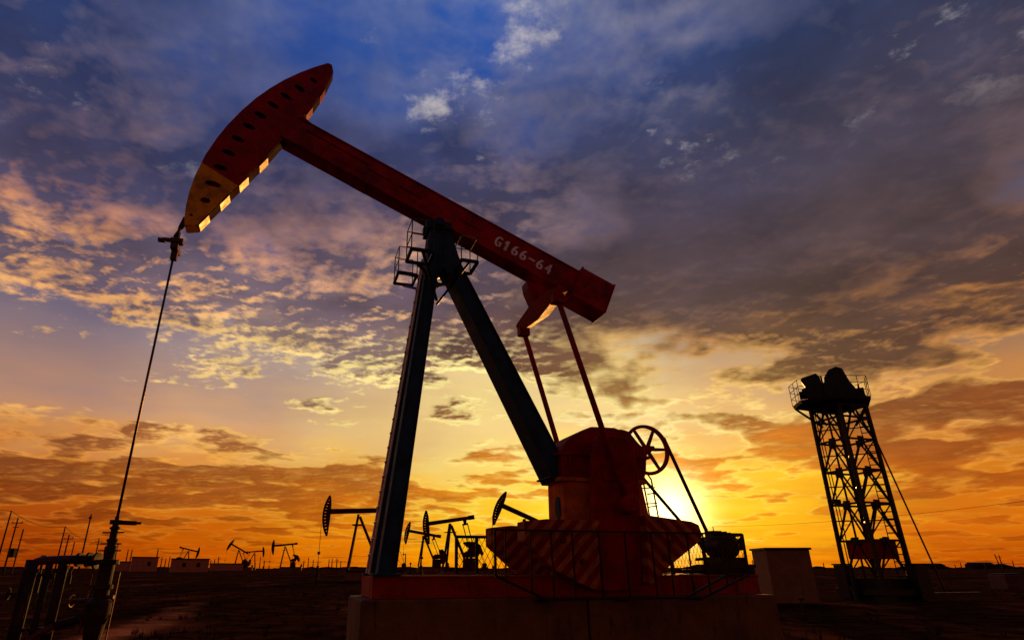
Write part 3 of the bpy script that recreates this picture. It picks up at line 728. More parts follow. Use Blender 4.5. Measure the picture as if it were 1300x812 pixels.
# ------------------------------------------------------------------ wellhead and its manifold
W = (-4.995, 8.997)
wh = empty('wellhead', (W[0], W[1], 0), 0); tag(wh, 'black wellhead column with stacked flanges under the polished rod of the big pumpjack', 'wellhead')
l = MB(); l.lathe((0, 0, -0.1), [(0.17, 0), (0.17, 0.22), (0.24, 0.23), (0.24, 0.30), (0.12, 0.31), (0.12, 0.48), (0.19, 0.49), (0.19, 0.56), (0.105, 0.57), (0.13, 0.75), (0.17, 0.88), (0.17, 1.02), (0.10, 1.08), (0.10, 1.18), (0.13, 1.19), (0.13, 1.24), (0.10, 1.25), (0.10, 1.50), (0.15, 1.505), (0.15, 1.56), (0.07, 1.57)])
l.build('column', M['pipe'], wh)
l = MB(); l.lathe((0, 0, 1.49), [(0.07, -0.05), (0.07, 0.0), (0.08, 0.07), (0.08, 0.14), (0.055, 0.16), (0.06, 0.2), (0.075, 0.21), (0.075, 0.24), (0.05, 0.25), (0.05, 0.37), (0.07, 0.375), (0.07, 0.40), (0.045, 0.41), (0.04, 0.45)])
for z, w in ((1.58, 0.30), (1.67, 0.27), (1.82, 0.28)): l.bar((-w / 2 - 0.02, 0, z), (w / 2, 0, z), 0.02, 0.018)
l.build('stuffing_box', M['pipe'], wh, 0.002)
l = MB(); l.box(-0.07, 0.06, -0.05, 0.05, 1.93, 1.99).bar((0.03, 0, 1.955), (0.29, 0.0, 1.945), 0.045, 0.06).bar((0.29, 0, 1.945), (0.36, 0, 1.945), 0.03, 0.035).lathe((0, 0, 1.97), [(0.03, 0), (0.03, 0.07)], seg=8)
l.build('rod_clamp', M['pipe'], wh, 0.004)
l = MB(); l.tube([(-0.1, 0, 0.95), (-0.36, 0, 0.94)], 0.03, 8); l.torus((-0.38, 0, 0.94), 0.075, 0.012, axis=(1, 0, 0), seg=18, ms=5)
for z in (0.94, 0.33): l.tube([(0.1, -0.03, z + 0.05), (0.2, -0.03, z + 0.05)], 0.025, 8)
l.tube([(-0.14, -0.08, 1.28), (-0.14, -0.08, 0.55)], 0.012, 6).tube([(0.17, 0.05, 1.3), (0.16, 0.05, 0.30)], 0.010, 6)
l.build('valve', M['rust'], wh)
for zz in (1.45, 0.74):
    MB().lathe((-0.14, 0, zz), [(0.11, 0.0), (0.11, 0.035), (0.07, 0.04), (0.07, 0.10)], axis=(-1, 0, 0), seg=14).build('side_flange', M['pipe'], wh)
mf = empty('flow_manifold', (W[0] - 0.70, W[1], 0.09), 0); tag(mf, 'rack of thick upright pipes joined to the wellhead by upper and lower pipes', 'pipes')
l = MB(); l.tube([(0.55, 0, 1.36), (0.46, -0.01, 1.365), (0.30, -0.02, 1.375), (0.05, -0.05, 1.37)], 0.058, 12)
l.lathe((0.42, -0.015, 1.37), [(0.10, 0), (0.10, 0.04)], axis=(1, 0, 0), seg=14).lathe((0.28, -0.02, 1.37), [(0.09, 0), (0.09, 0.05)], axis=(1, 0, 0), seg=14)
l.build('upper_pipe', M['pipe'], mf)
MB().tube([(0.26, -0.02, 1.375), (0.10, -0.06, 1.375), (-0.10, -0.22, 1.355), (-0.14, -0.26, 1.33)], 0.055, 12).build('elbow', M['rust'], mf)
l = MB(); l.tube([(0.55, 0, 0.66), (0.42, -0.03, 0.61), (0.22, -0.10, 0.55)], 0.055, 12).build('lower_pipe', M['pipe'], mf)
MB().tube([(0.26, -0.08, 0.565), (0.10, -0.20, 0.48), (0.00, -0.28, 0.36), (-0.03, -0.30, 0.20)], 0.05, 12).build('elbow', M['rust'], mf)
for x, y, r, z1 in ((-0.16, -0.28, 0.080, 1.37), (0.0, -0.16, 0.045, 1.32), (0.12, -0.06, 0.058, 1.37)):
    l = MB(); l.tube([(x, y, -0.1), (x, y, z1)], r, 14); l.lathe((x, y, 0.5), [(r + 0.03, 0), (r + 0.03, 0.04)], seg=14)
    l.lathe((x, y, z1 - 0.16), [(r + 0.02, 0), (r + 0.02, 0.04)], seg=14)
    l.build('upright_pipe', M['pipe'], mf)
l = MB(); l.tube([(-0.16, -0.39, 0.0), (-0.17, -0.39, 1.25)], 0.014, 6)
l.tube([(0.19, -0.07, 0.3), (0.19, -0.07, 1.3)], 0.018, 6); l.torus((-0.36, -0.3, 0.95), 0.07, 0.012, axis=(1, 0.4, 0), seg=16, ms=5).tube([(-0.36, -0.3, 0.95), (-0.16, -0.28, 0.95)], 0.02, 6)
l.build('tracing_line', M['pipe'], mf)

# ------------------------------------------------------------------ background pumpjacks
def solve_pin(E, S, r, L):
    best = None
    for k in range(720):
        a = 2 * math.pi * k / 720; p = (S[0] + r * math.cos(a), S[1] + r * math.sin(a))
        e_ = abs(math.dist(p, E) - L)
        if p[0] >= S[0] - 0.05 and (best is None or e_ < best[0]): best = (e_, p, a)
    return best[1], best[2]
def far_pumpjack(px, py, zpiv_y, D, heading, beam_deg, label, group='pumpjacks standing far off across the oil field', holes=True, mt='far'):
    """px = image column of the post head measured once from the photo -> azimuth; D = distance"""
    a = math.atan2((px - 592) / 822.7, 1.0); X, Y = D * math.tan(a), D
    z0 = hill(X, Y) - 0.15
    r = empty('pumpjack', (X - 0.95 * math.cos(heading), Y - 0.95 * math.sin(heading), z0), heading); tag(r, label, 'pumpjack', group)
    m_ = M[mt]
    th = R(beam_deg); PVx, PVz = 0.95, 7.6
    B = lambda s, n: (PVx + s * math.cos(th) - n * math.sin(th), PVz + s * math.sin(th) + n * math.cos(th))
    MB().box(-0.2, 6.9, -0.8, 0.8, -0.3, 0.95).build('foundation', M['concrete'], r)
    MB().box(0, 6.67, -0.55, 0.55, 0.95, 1.25).build('skid', m_, r)
    for y in (-0.75, 0.75): MB().bar((0.1, y, 1.25), (0.93, y * 0.2, 7.45), 0.26, 0.26).build('front_leg', m_, r)
    MB().bar((3.25, 0, 2.7), (1.1, 0, 7.2), 0.34, 0.32).build('rear_leg', m_, r)
    l = MB(); l.prism([B(-3.5, 0), B(3.2, 0), B(3.2, 0.52), B(-3.5, 0.58)], -0.2, 0.2); l.prism([B(3.1, -0.05), B(3.9, -0.05), B(3.9, 0.6), B(3.1, 0.6)], -0.26, 0.26)
    l.build('walking_beam', m_, r)
    MB().box(0.3, 1.6, -1.0, 1.0, 6.2, 6.28).build('work_platform', m_, r)
    # horse head about its own mid-height, same outline as the near unit turned with the beam
    c0 = bp_(-3.1, 0.3); t2 = th + TH
    def tr(x, z):
        dx_, dz_ = x - PV[0], z - PV[1]
        return (PVx + dx_ * math.cos(t2) - dz_ * math.sin(t2), PVz + dx_ * math.sin(t2) + dz_ * math.cos(t2))
    ol = [tr(*p) for p in ARC + REAR]
    hl_ = [(*tr(x, z), a2 * 0.85, b2 * 0.95, t_ + t2) for x, z, a2, b2, t_ in HOL[:-1]] if holes else []
    plate_with_holes('horse_head', ol, hl_, 0.30, 0.0, m_, r)
    tip = tr(*ARC[0]); xm = min(p_[0] for p_ in ol) - 0.03; MB().tube([(xm, 0, tip[1] + 1.2), (xm, 0, 1.0)], 0.03, 5).build('polished_rod', m_, r)
    MB().box(xm - 0.15, xm + 0.15, -0.2, 0.2, min(tip[1] - 2, 3.5), min(tip[1] - 2, 3.5) + 0.3).build('carrier_bar', m_, r)
    MB().lathe((xm, 0, -0.2), [(0.25, 0), (0.25, 1.0), (0.15, 1.1), (0.15, 1.9)], seg=8).build('wellhead', m_, r)
    Eq = B(2.35, -0.55); S = (4.0, 3.05); pin, ang = solve_pin(Eq, S, 0.8, 3.87)
    MB().prism([B(2.1, 0), B(2.2, -0.5), B(2.5, -0.5), B(2.6, 0)], -0.15, 0.15).bar((Eq[0], -0.95, Eq[1]), (Eq[0], 0.95, Eq[1]), 0.2, 0.25, side=(1, 0, 0)).build('equalizer', m_, r)
    MB().prism([(3.1, 1.25), (3.15, 2.7), (4.75, 2.7), (4.9, 1.25)], -0.4, 0.4).build('pedestal', m_, r)
    MB().prism(GB, -0.42, 0.42).build('gearbox', m_, r)
    MB().torus((5.5, 0.62, 3.5), 0.45, 0.05, seg=20, ms=5).bar((5.1, .62, 3.5), (5.9, .62, 3.5), .05, .05).bar((5.5, .62, 3.1), (5.5, .62, 3.9), .05, .05).build('pulley', m_, r)
    MB().bar((5.9, 0.62, 3.75), (6.7, 0.62, 1.9), 0.1, 0.04).bar((5.15, 0.62, 3.25), (6.5, 0.62, 1.7), 0.1, 0.04).build('drive_belt', m_, r)
    MB().lathe((6.62, 0.1, 1.75), [(0.3, 0), (0.3, 0.6)], axis=(0, 1, 0), seg=10).box(6.2, 7.0, 0, 0.7, 1.25, 1.5).build('motor', m_, r)
    ca, sa = math.cos(ang), math.sin(ang); ro = lambda x, z: (S[0] + x * ca - z * sa, S[1] + x * sa + z * ca)
    for sg in (-1, 1):
        y0, y1 = sorted((sg * 0.62, sg * 0.9))
        ck = MB().prism([ro(-0.35, 0.3), ro(2.0, 0.4), ro(2.0, -0.4), ro(-0.35, -0.3)], y0, y1).build('crank', m_, r)
        MB().prism([ro(1.0, 0.4), ro(1.0, 1.5), ro(1.3, 1.5), ro(2.0, 0.4)], y0, y1).prism([ro(1.0, -0.4), ro(1.0, -1.5), ro(1.3, -1.5), ro(2.0, -0.4)], y0, y1).build('counterweight', m_, ck)
        MB().bar((Eq[0], sg * 0.93, Eq[1]), (pin[0], sg * 0.93, pin[1]), 0.11, 0.11).build('pitman', m_, r)
    return r
h0 = R(12)
far_pumpjack(451, 0, 0, 76, R(6), 2, 'dark pumpjack with level beam standing just left of the big A-frame')
far_pumpjack(537, 0, 0, 138, R(22), -8, 'small pumpjack just right of the big A-frame, beam dipping to the right')
far_pumpjack(571, 0, 0, 94, R(22), 9, 'pumpjack with beam rising to the right, just left of the safety railing')
far_pumpjack(668, 0, 0, 84, R(16), -21, 'pumpjack whose raised red head peeks out behind the left end of the striped counterweight')
far_pumpjack(236, 0, 0, 262, R(190), 13, 'tiny pumpjack facing right on the skyline above the low pale shed', holes=False)
far_pumpjack(300, 0, 0, 248, R(8), -27, 'tiny pumpjack with steeply raised head on the left skyline beside the shed', holes=False)
far_pumpjack(359, 0, 0, 208, R(8), 6, 'tiny pumpjack with level head and tall tangled cranks, rightmost on the left skyline', holes=False)
far_pumpjack(321, 0, 0, 292, R(186), -4, 'very faint distant pumpjack facing right, just behind the one with the steeply raised head', holes=False)

# ------------------------------------------------------------------ tower pumping unit
TD = (19.05, 30.1); TR = math.atan2(-TD[0], TD[1]) + R(45)   # corner towards the viewer
tw = empty('pumping_tower', (TD[0], TD[1], 0.0), TR + R(4)); tag(tw, 'tall open lattice pumping tower with railed top platform standing right of the big pumpjack', 'tower')
HS = 0.86; TZ = 9.05; LV = [0.9, 2.55, 4.2, 5.75, 7.2, 8.3]
for sx_, sy_ in ((-1, -1), (1, -1), (1, 1), (-1, 1)):
    MB().bar((sx_ * HS * 1.08, sy_ * HS * 1.08, 0.2), (sx_ * HS, sy_ * HS, TZ), 0.15, 0.15).build('leg', M['steel'], tw, 0.003)
cor = [(-HS, -HS), (HS, -HS), (HS, HS), (-HS, HS)]
for z in LV:
    for k in range(4):
        a, c = cor[k], cor[(k + 1) % 4]; MB().bar((*a, z), (*c, z), 0.09, 0.09, side=(0, 0, 1)).build('girt', M['steel'], tw)
zz = [0.9, 2.55, 4.2, 5.75, 7.2, 8.95]
for z0_, z1_ in zip(zz, zz[1:]):
    for k in range(4):
        a, c = cor[k], cor[(k + 1) % 4]; mid = ((a[0] + c[0]) / 2, (a[1] + c[1]) / 2)
        for e in (a, c):     # K-bracing from the middle of each girt down to the legs
            MB().bar((mid[0], mid[1], z1_), (e[0], e[1], z0_), 0.065, 0.065).build('brace', M['steel'], tw)
        if k in (1, 2): MB().bar((a[0], a[1], z1_), (c[0], c[1], z0_), 0.045, 0.045).build('brace', M['steel'], tw)
        g_ = MB(); dxn = Vector((c[0] - a[0], c[1] - a[1], 0)).normalized()
        g_.bar((mid[0] - dxn.x * 0.19, mid[1] - dxn.y * 0.19, z1_ - 0.02), (mid[0] + dxn.x * 0.19, mid[1] + dxn.y * 0.19, z1_ - 0.02), 0.03, 0.34, side=(-dxn.y, dxn.x, 0)); g_.build('gusset_plate', M['steel'], tw)
for z in (3.4, 5.0, 6.5, 7.8):
    MB().bar((cor[0][0], cor[0][1], z), (cor[2][0], cor[2][1], z), 0.05, 0.05, side=(0, 0, 1)).build('cross_tie', M['steel'], tw)
    MB().bar((cor[1][0], cor[1][1], z + 0.06), (cor[3][0], cor[3][1], z + 0.06), 0.05, 0.05, side=(0, 0, 1)).build('cross_tie', M['steel'], tw)
MB().tube([(-0.45, 0.3, 0.4), (-0.45, 0.3, 9.0)], 0.05, 6).build('cable_duct', M['steel'], tw)
l = MB()
for x, y in ((-0.18, 0.0), (0.18, 0.0)): l.bar((x, y, 0.3), (x, y, 9.0), 0.09, 0.09)
l.build('chain_guide', M['steel'], tw)
l = MB(); l.box(-0.72, 0.72, -0.72, 0.72, 1.75, 2.60); l.build('counterweight_box', M['red_dark'], tw, 0.02)
l = MB()
for (x, y) in cor: l.box(x - 0.3, x + 0.3, y - 0.3, y + 0.3, -0.2, 0.25)
l.box(-1.3, 1.3, -1.3, -1.1, 0.26, 0.5).box(-1.3, 1.3, 1.1, 1.3, 0.26, 0.5).box(-1.3, -1.1, -1.1, 1.1, 0.26, 0.5).box(1.1, 1.3, -1.1, 1.1, 0.26, 0.5).box(-0.9, 0.9, -0.9, 0.9, -0.1, 0.9)
l.build('base_frame', M['steel'], tw, 0.004)
l = MB(); l.box(0.55, 1.3, -1.45, -0.95, 0.1, 1.50).box(0.5, 1.35, -1.5, -0.90, 1.503, 1.56).build('control_cabinet', M['steel'], tw, 0.006)
l = MB(); l.box(-1.35, -0.95, 0.5, 1.1, 0.1, 1.5).box(-1.4, -0.9, 0.45, 1.15, 1.503, 1.56).build('control_cabinet', M['steel'], tw, 0.006)
# platform, longer to the left-front side
c_, s2 = math.cos(-(TR + R(4))), math.sin(-(TR + R(4)))
def wl(x, y): return (x * c_ - y * s2, x * s2 + y * c_)      # world offset to tower local
PL = [wl(*p) for p in ((-2.15, -0.6), (-1.1, -1.5), (0.9, -1.4), (1.5, -0.3), (1.35, 1.1), (-0.3, 1.4), (-1.9, 0.7))]
l = MB(); bm = l.bm
for zt, zb in ((9.20, 9.05),):
    a = [bm.verts.new((x, y, zt)) for x, y in PL]; b2 = [bm.verts.new((x * 0.98, y * 0.98, zb)) for x, y in PL]
    bm.faces.new(a); bm.faces.new(b2[::-1])
    for i in range(len(PL)): bm.faces.new((a[i], a[(i + 1) % len(PL)], b2[(i + 1) % len(PL)], b2[i]))
for k in range(4): a, c = cor[k], cor[(k + 1) % 4]; l.bar((*a, 8.95), (*c, 8.95), 0.2, 0.12, side=(0, 0, 1))
pf = l.build('platform', M['steel'], tw)
l = MB()
for i in range(len(PL)):
    a, c = Vector((*PL[i], 9.2)), Vector((*PL[(i + 1) % len(PL)], 9.2)); n = max(2, int((c - a).length / 0.45))
    for k in range(n): p = a.lerp(c, k / n); l.tube([p, p + Vector((0, 0, 1.05))], 0.016, 5)
    for hz in (0.35, 0.7, 1.05): l.tube([a + Vector((0, 0, hz)), c + Vector((0, 0, hz))], 0.016, 5)
l.build('railing', M['steel'], pf)
for p in (PL[0], PL[6], PL[3]): MB().bar((p[0] * 0.95, p[1] * 0.95, 9.05), (p[0] * 0.42, p[1] * 0.42, 8.0), 0.08, 0.08).build('knee_brace', M['steel'], tw)
a1 = wl(1, 0)
vw = math.atan2(TD[0], TD[1])
def facing(m_, dx_, dy_, z_):        # lay a shape built across the viewing line into the tower frame
    for v in m_.bm.verts:
        a, d, z = v.co; w = wl((a + dx_) * math.cos(vw) + (d + dy_) * math.sin(vw), -(a + dx_) * math.sin(vw) + (d + dy_) * math.cos(vw)); v.co = (w[0], w[1], z + z_)
    return m_
facing(MB().prism([(-0.35, 0), (-0.42, 0.75), (-0.33, 1.30), (-0.05, 1.68), (0.30, 1.80), (0.56, 1.66), (0.74, 0.95), (0.98, 0.42), (1.15, 0.30), (1.15, 0)], -0.45, 0.45), 0.05, 0, 9.2).build('drum_housing', M['steel'], tw, 0.03)
facing(MB().prism([(-0.55, 0.0), (-0.62, 0.45), (-0.78, 0.55), (-0.80, 0.85), (-0.58, 0.95), (-0.75, 1.32), (-0.70, 1.46), (0.02, 1.62), (0.16, 1.40), (0.20, 0)], -0.35, 0.35), -0.62, 0, 9.2).build('motor', M['steel'], tw, 0.03)
facing(MB().box(-0.62, 0.3, -0.3, 0.3, 0.0, 0.98).box(-0.50, -0.42, -0.1, 0.1, 0.98, 1.5).box(-0.42, 0.1, -0.08, 0.02, 1.02, 1.12), 0.05, 0, 9.2).build('coupling_frame', M['steel'], tw, 0.01)
facing(MB().box(0.95, 1.25, -0.3, 0.3, 0.0, 0.5).box(1.02, 1.10, -0.05, 0.05, 0.5, 0.75), 0.05, -0.3, 9.2).build('switch_box', M['steel'], tw, 0.01)
facing(MB().lathe((-0.70, 0, 0.62), [(0.22, -0.25), (0.22, 0.3)], axis=(1, 0, 0), seg=12), -0.62, 0, 9.2).build('motor_end', M['steel'], tw, 0.01)
o3 = wl(1.0, -0.1); l = MB(); l.box(o3[0] - 0.35, o3[0] + 0.35, o3[1] - 0.3, o3[1] + 0.3, 9.2, 9.6).lathe((o3[0], o3[1], 9.6), [(0.12, 0), (0.12, 0.2)]).build('junction_box', M['steel'], tw, 0.01)
# ladder on the right side, hanging rods on the left
l = MB(); q1, q2 = wl(0.50, -0.62), wl(0.84, -0.84)
for p in (q1, q2): l.tube([(p[0], p[1], 0.4), (p[0], p[1], 9.2)], 0.022, 5)
for k in range(28): z = 0.7 + k * 0.31; l.tube([(q1[0], q1[1], z), (q2[0], q2[1], z)], 0.026, 5)
for k in range(0): z = 3 + k * 1.3; l.tube([(q1[0], q1[1], z), (q1[0] * 1.25, q1[1] * 1.25, z), (q2[0] * 1.3, q2[1] * 1.3, z), (q2[0], q2[1], z)], 0.014, 5)
l.build('ladder', M['steel'], tw)
for dxx in (-1.28, -1.42):
    p = wl(dxx, -0.3); MB().tube([(p[0], p[1], 0.9), (p[0], p[1], 9.1)], 0.024, 6).build('hanging_rod', M['steel'], tw)
p = wl(-1.35, -0.3); MB().lathe((p[0], p[1], -0.2), [(0.15, 0), (0.15, 0.7), (0.22, 0.71), (0.22, 0.8), (0.1, 0.82), (0.1, 1.6)], seg=10).build('wellhead_stack', M['steel'], tw)
MB().box(p[0] - 0.2, p[0] + 0.2, p[1] - 0.1, p[1] + 0.1, 4.2, 4.4).build('rod_clamp', M['steel'], tw)
ga, gb2 = wl(0.98, -0.55), wl(3.9, 1.3); MB().tube([(ga[0], ga[1], 8.15), (gb2[0], gb2[1], 0.1)], 0.04, 6).build('guy_cable', M['steel'], tw)
l = MB(); p0, p1 = wl(1.6, -0.3), wl(5.2, 0.9); l.bar((p0[0], p0[1], 0.25), (p1[0], p1[1], 0.25), 0.25, 0.16).build('ground_rail', M['steel'], tw)

# ------------------------------------------------------------------ control cabin and other small buildings
cb_ = empty('control_cabin', (13.32, 27.4, 0.0), R(-4)); tag(cb_, 'plain pale boxy control cabin with flat lid standing between the big pumpjack and the tower', 'cabin')
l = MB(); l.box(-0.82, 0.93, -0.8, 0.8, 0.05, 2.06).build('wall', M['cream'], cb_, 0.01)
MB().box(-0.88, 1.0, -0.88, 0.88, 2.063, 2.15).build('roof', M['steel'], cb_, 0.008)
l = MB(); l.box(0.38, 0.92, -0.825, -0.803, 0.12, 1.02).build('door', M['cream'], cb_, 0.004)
MB().box(-0.8, 0.9, -0.7, 0.7, -0.25, 0.047).build('plinth', M['steel'], cb_)
vp = empty('pipe_post', (11.3, 22.3, 0)); tag(vp, 'short thin dark post sticking out of the ground in front of the pale cabin', 'post')
MB().tube([(0, 0, -0.2), (0, 0, 0.42)], 0.03, 6).build('stem', M['steel'], vp); MB().box(-0.09, 0.09, -0.05, 0.05, 0.36, 0.42).build('crosspiece', M['steel'], vp)
tk = empty('tank', (34.9, 42.0, 0.0), R(-6)); tag(tk, 'low pale tank on the bare field at the far right with a thin flue', 'tank')
MB().box(-0.68, 0.68, -0.8, 0.8, 0.1, 0.98).build('body', M['tank'], tk, 0.04); MB().tube([(-0.2, 0, 0.98), (-0.35, 0, 2.2)], 0.03, 6).build('flue', M['steel'], tk)
l = MB(); l.box(-0.6, 0.6, -0.7, 0.7, 0.98, 1.06).build('lid', M['steel'], tk, 0.02)

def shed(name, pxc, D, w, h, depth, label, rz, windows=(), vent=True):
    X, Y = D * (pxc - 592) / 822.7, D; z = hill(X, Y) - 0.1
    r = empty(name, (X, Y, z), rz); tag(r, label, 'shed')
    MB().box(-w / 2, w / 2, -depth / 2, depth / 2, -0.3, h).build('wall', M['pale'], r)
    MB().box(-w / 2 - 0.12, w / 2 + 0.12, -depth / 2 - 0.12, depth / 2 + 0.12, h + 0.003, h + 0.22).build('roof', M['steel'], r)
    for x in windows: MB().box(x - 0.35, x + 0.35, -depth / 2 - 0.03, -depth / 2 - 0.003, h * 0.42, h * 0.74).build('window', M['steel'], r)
    return r
shed('equipment_shed', 182, 150, 5.4, 3.0, 3.5, 'small pale shed with one dark window, leftmost of the sheds on the skyline', R(30), (0.9,))
shed('equipment_shed', 240, 138, 7.3, 2.5, 3.5, 'wider low pale shed with two dark windows under the tiny right-facing pumpjack', R(27), (-1.2, 1.6))
shed('equipment_shed', 152, 175, 7.5, 2.3, 4, 'long low brown shed half hidden behind the leftmost pale shed', R(30))
shed('equipment_shed', 287, 230, 11, 2.2, 4, 'long low dark shed at the foot of the tiny pumpjack with raised head', R(24))

# ------------------------------------------------------------------ poles and wires
def pole(px, pytop, D, label, kind='cross', group='utility poles on the left skyline', name='utility_pole'):
    X, Y = D * (px - 592) / 822.7, D; z = hill(X, Y) - 0.2
    # height from the elevation of its top
    u = (406 - pytop) / 760.0; cp, sp = math.cos(PITCH), math.sin(PITCH); xx = (px - 592) / 760.0
    top = CAM_H + (sp + u * cp) / (cp - u * sp) * D; X = xx / (cp - u * sp) * D
    r = empty(name, (X, Y, z)); tag(r, label, 'pole', group); h = top - z; rr = 0.10 + 0.0006 * D
    MB().tube([(0, 0, -0.3), (0, 0, h)], rr, 7, r2=rr * 0.65).build('shaft', M['wood'], r)
    if kind in ('cross', 'double'):
        l = MB(); l.bar((-0.9, 0, h - 0.8), (0.9, 0.3, h - 0.8), 0.12, 0.12).bar((-0.5, 0, h - 1.5), (0.5, 0.2, h - 1.5), 0.1, 0.1)
        l.build('crossarm', M['wood'], r)
        for x in (-0.8, 0, 0.8): MB().lathe((x, 0.1, h - 0.74), [(0.05, 0), (0.08, 0.1), (0.04, 0.25)], seg=6).build('insulator', M['steel'], r)
    if kind == 'lamp':
        MB().lathe((0, 0, h - 0.9), [(0.12, 0), (0.28, 0.15), (0.28, 0.4), (0.1, 0.55)], seg=10).build('lamp_head', M['cream'], r)
    if kind == 'double':
        MB().bar((1.3, 0.2, -0.3), (1.3, 0.2, h * 0.8), 0.16, 0.16).bar((0, 0, h * 0.45), (1.3, 0.2, h * 0.45), 0.1, 0.1).box(0.3, 1.0, -0.2, 0.5, h * 0.3, h * 0.45).build('transformer_frame', M['wood'], r)
    return Vector((X, Y, z + h))
t1 = pole(14.5, 648, 105, 'tall bare utility pole nearest the left edge of the photo', 'plain')
t2 = pole(23, 657, 108, 'utility pole with crossarm and transformer frame, second from the left edge', 'double')
t3 = pole(83, 668, 125, 'bare utility pole left of the lamp pole, carrying the sagging wire', 'plain')
t4 = pole(88, 678, 128, 'short utility pole with crossarm close left of the lamp pole', 'double')
t5 = pole(116, 652, 112, 'tall pole with a round pale lamp near its top, left of the wellhead', 'lamp', name='lamp_pole')
t6 = pole(126, 683, 170, 'slim utility pole seen between the lamp pole and the wellhead', 'cross')
t7 = pole(150, 690, 190, 'slim bare pole just right of the wellhead', 'plain')
pole(163, 697, 185, 'short pole at the left corner of the leftmost pale shed, farther of two', 'plain')
pole(168, 697, 180, 'short pole at the left corner of the leftmost pale shed, nearer of two', 'plain')
pole(201, 696, 185, 'short pole at the right corner of the leftmost pale shed', 'plain')
rng2 = random.Random(4)
FP = [206, 211, 216, 224, 268, 273, 278, 331, 336, 386, 392, 398, 404, 418, 422, 428, 433, 1045, 1062, 1212, 1219, 1250, 1285, 812, 955]
for i, px in enumerate(FP):
    side = 'left' if px < 500 else 'right'
    pole(px, 709 + rng2.uniform(-4, 3) + (0 if px < 500 else 5), 300 + rng2.uniform(-40, 60), 'tiny thin pole among many sticking up from the hazy horizon', 'plain' if i % 3 else 'cross', group='tiny poles along the horizon')
pole(515, 702, 200, 'thin bare mast on the horizon right of the big A-frame', 'plain', group='masts near the middle')
pole(1268, 704, 230, 'thin crossarmed mast on the horizon above the pale tank at far right', 'cross', group='masts at far right')
def wire(name, a, b, sag, label, r=0.03):
    pts = [a.lerp(b, k / 24) + Vector((0, 0, -4 * sag * (k / 24) * (1 - k / 24))) for k in range(25)]
    o = MB().tube(pts, r, 4).build(name, M['wood']); tag(o, label, 'wire')
wire('overhead_wire', t1, t3, 1.0, 'thin wire sagging between the leftmost pole and the bare pole by the lamp pole', 0.04)
wire('overhead_wire', t1 + Vector((-14, -20, 0.3)), t1, 0.3, 'short wire running from the leftmost pole out of the picture', 0.04)
wire('overhead_wire', t3, t6, 1.2, 'thin wire sagging past the lamp pole towards the wellhead', 0.05)
pr = pole(905, 668, 190, 'distant pole in the glare behind the belt drive motor', 'plain', group='masts near the middle')
wire('overhead_wire', pr, Vector((125, 120, 15.6)), 1.5, 'long thin wire crossing behind the tower to the right edge', 0.035)

# small wellheads and stubs on the left field
def stub(px, D, h, label, cross=True):
    X, Y = D * (px - 592) / 822.7, D; z = hill(X, Y) - 0.1
    r = empty('valve_tree', (X, Y, z)); tag(r, label, 'wellhead')
    MB().lathe((0, 0, 0), [(0.16, 0), (0.16, h * .5), (0.08, h * .52), (0.08, h * .85), (0.16, h * .86), (0.16, h)], seg=8).build('stem', M['steel'], r)
    if cross: MB().bar((-0.9, 0, h * 0.5), (0.9, 0, h * 0.5), 0.1, 0.12).lathe((-0.8, 0, h * .4), [(0.16, 0), (0.16, .3)], seg=8).lathe((0.8, 0, h * .4), [(0.16, 0), (0.16, .3)], seg=8).build('valve_arm', M['steel'], r)
stub(52, 40, 2.2, 'dark valve tree with a round top and short cross arm, above the manifold pipes')
stub(521, 110, 2.0, 'small valve tree on the horizon between the big A-frame and the small pumpjack')
stub(33, 60, 1.9, 'plain dark stub on the field left of the valve tree', False)
stub(91, 60, 1.6, 'short dark stub left of the lamp pole foot', False)
stub(403, 60, 1.1, 'short dark marker on the field left of the nearest background pumpjack', False)

# far treeline, scattered houses on the horizon
def ridge(name, x0, x1, D, hmin, hmax, label, step=3.0):
    l = MB(); r3 = random.Random(int(x0 * 7 + D)); bm = l.bm; prev = None; x = x0; hh_ = hmin
    while x < x1:
        hh_ += r3.uniform(-1, 1) * (hmax - hmin) * 0.35; hh_ = min(max(hh_, hmin), hmax)
        z = -1.0; y = D + r3.uniform(-1, 1)
        v = [bm.verts.new((x, y, z)), bm.verts.new((x, y, hill(x, D) + hh_)), bm.verts.new((x, y + 6, hill(x, D) + hh_ * 0.9)), bm.verts.new((x, y + 8, z))]
        if prev:
            for i in range(3): bm.faces.new((prev[i], v[i], v[i + 1], prev[i + 1]))
        prev = v; x += step * r3.uniform(0.5, 1.5)
    o = l.build(name, M['wood']); tag(o, label, 'trees'); o['kind'] = 'stuff'
ridge('treeline', 200, 760, 800, 1.5, 6.0, 'low dark treeline along the right horizon', 4)
ridge('treeline', -320, 200, 900, 0.3, 3.2, 'faint dark scrub line along the middle horizon', 5)
ridge('treeline', -900, -320, 900, 0.3, 3.0, 'faint dark scrub line along the left horizon', 5)
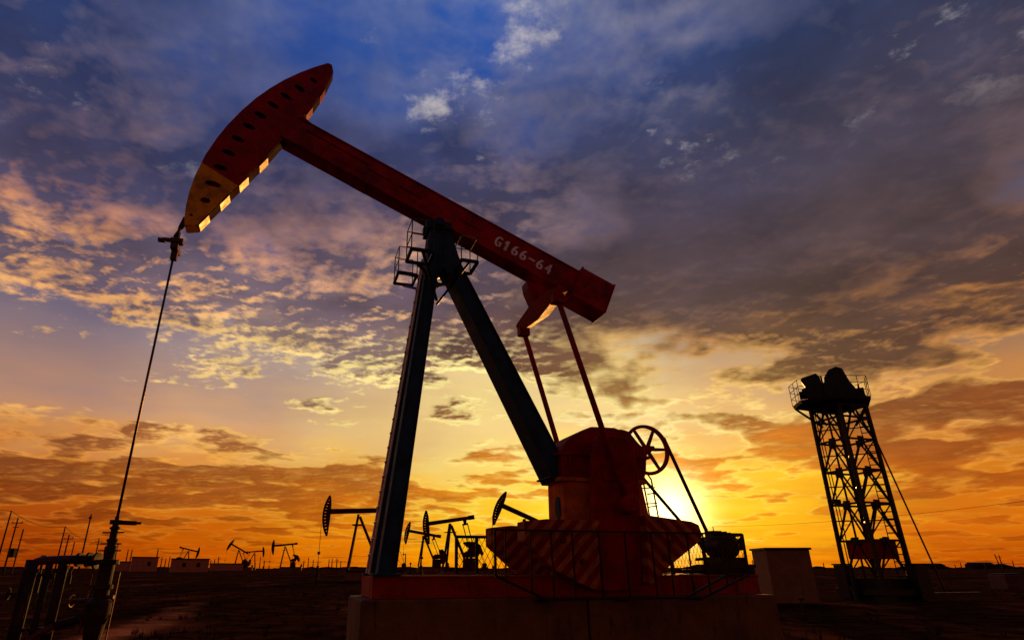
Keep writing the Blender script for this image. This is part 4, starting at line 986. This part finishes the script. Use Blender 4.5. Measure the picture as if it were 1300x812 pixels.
for px, w, h in ((1186, 16, 5.5), (1245, 22, 6.5)):
    X = 640 * (px - 592) / 822.7; r = empty('farm_building', (X, 640, 0.5)); tag(r, 'tiny dark long building on the right horizon, %s' % ('left of the guy cable foot' if px < 1200 else 'above the pale tank'), 'building')
    MB().box(-w / 2, w / 2, -5, 5, -1, h * 0.7).build('wall', M['wood'], r); MB()._hex([(-w / 2, -5.2, h * .7 + .01), (w / 2, -5.2, h * .7 + .01), (w / 2, 5.2, h * .7 + .01), (-w / 2, 5.2, h * .7 + .01), (-w / 2, -0.3, h), (w / 2, -0.3, h), (w / 2, 0.3, h), (-w / 2, 0.3, h)]).build('roof', M['wood'], r)

# stones and dry tufts on the near field
l = MB(); r4 = random.Random(11)
for i in range(1400):
    a = r4.uniform(-0.8, 0.85); d = 6 * (45 / 6) ** r4.random(); x, y = d * math.sin(a), d * math.cos(a); s0 = r4.uniform(0.015, 0.07) * (0.5 + d / 25)
    z = ground_z(x, y); c = [(x + s0 * r4.uniform(-1, 1), y + s0 * r4.uniform(-1, 1), z + s0 * r4.uniform(0.3, 0.8)) for _ in range(2)]
    vs = [l.bm.verts.new((x + s0 * math.cos(t), y + s0 * math.sin(t), z - 0.01)) for t in (0, 1.3, 2.5, 3.8, 5.1)]; tp = l.bm.verts.new(c[0])
    for i2 in range(5): l.bm.faces.new((vs[i2], vs[(i2 + 1) % 5], tp))
o = l.build('stones', gm); tag(o, 'scattered clods and stones on the bare earth', 'stones', kind='stuff')
l = MB()
for i in range(900):
    a = r4.uniform(-0.8, 0.85); d = 8 * (70 / 8) ** r4.random(); x, y = d * math.sin(a), d * math.cos(a); z = ground_z(x, y)
    for k in range(7):
        t = r4.uniform(0, 6.28); hgt = r4.uniform(0.06, 0.20); lean = r4.uniform(0.02, 0.09); w = 0.006 + 0.0003 * d
        b0 = Vector((x + r4.uniform(-.06, .06), y + r4.uniform(-.06, .06), z - 0.01))
        v = [l.bm.verts.new(b0 + Vector((w, 0, 0))), l.bm.verts.new(b0 - Vector((w, 0, 0))), l.bm.verts.new(b0 + Vector((lean * math.cos(t), lean * math.sin(t), hgt)))]
        l.bm.faces.new(v)
o = l.build('dry_grass', M['wood']); tag(o, 'sparse tufts of dry grass on the bare earth', 'grass', kind='stuff')
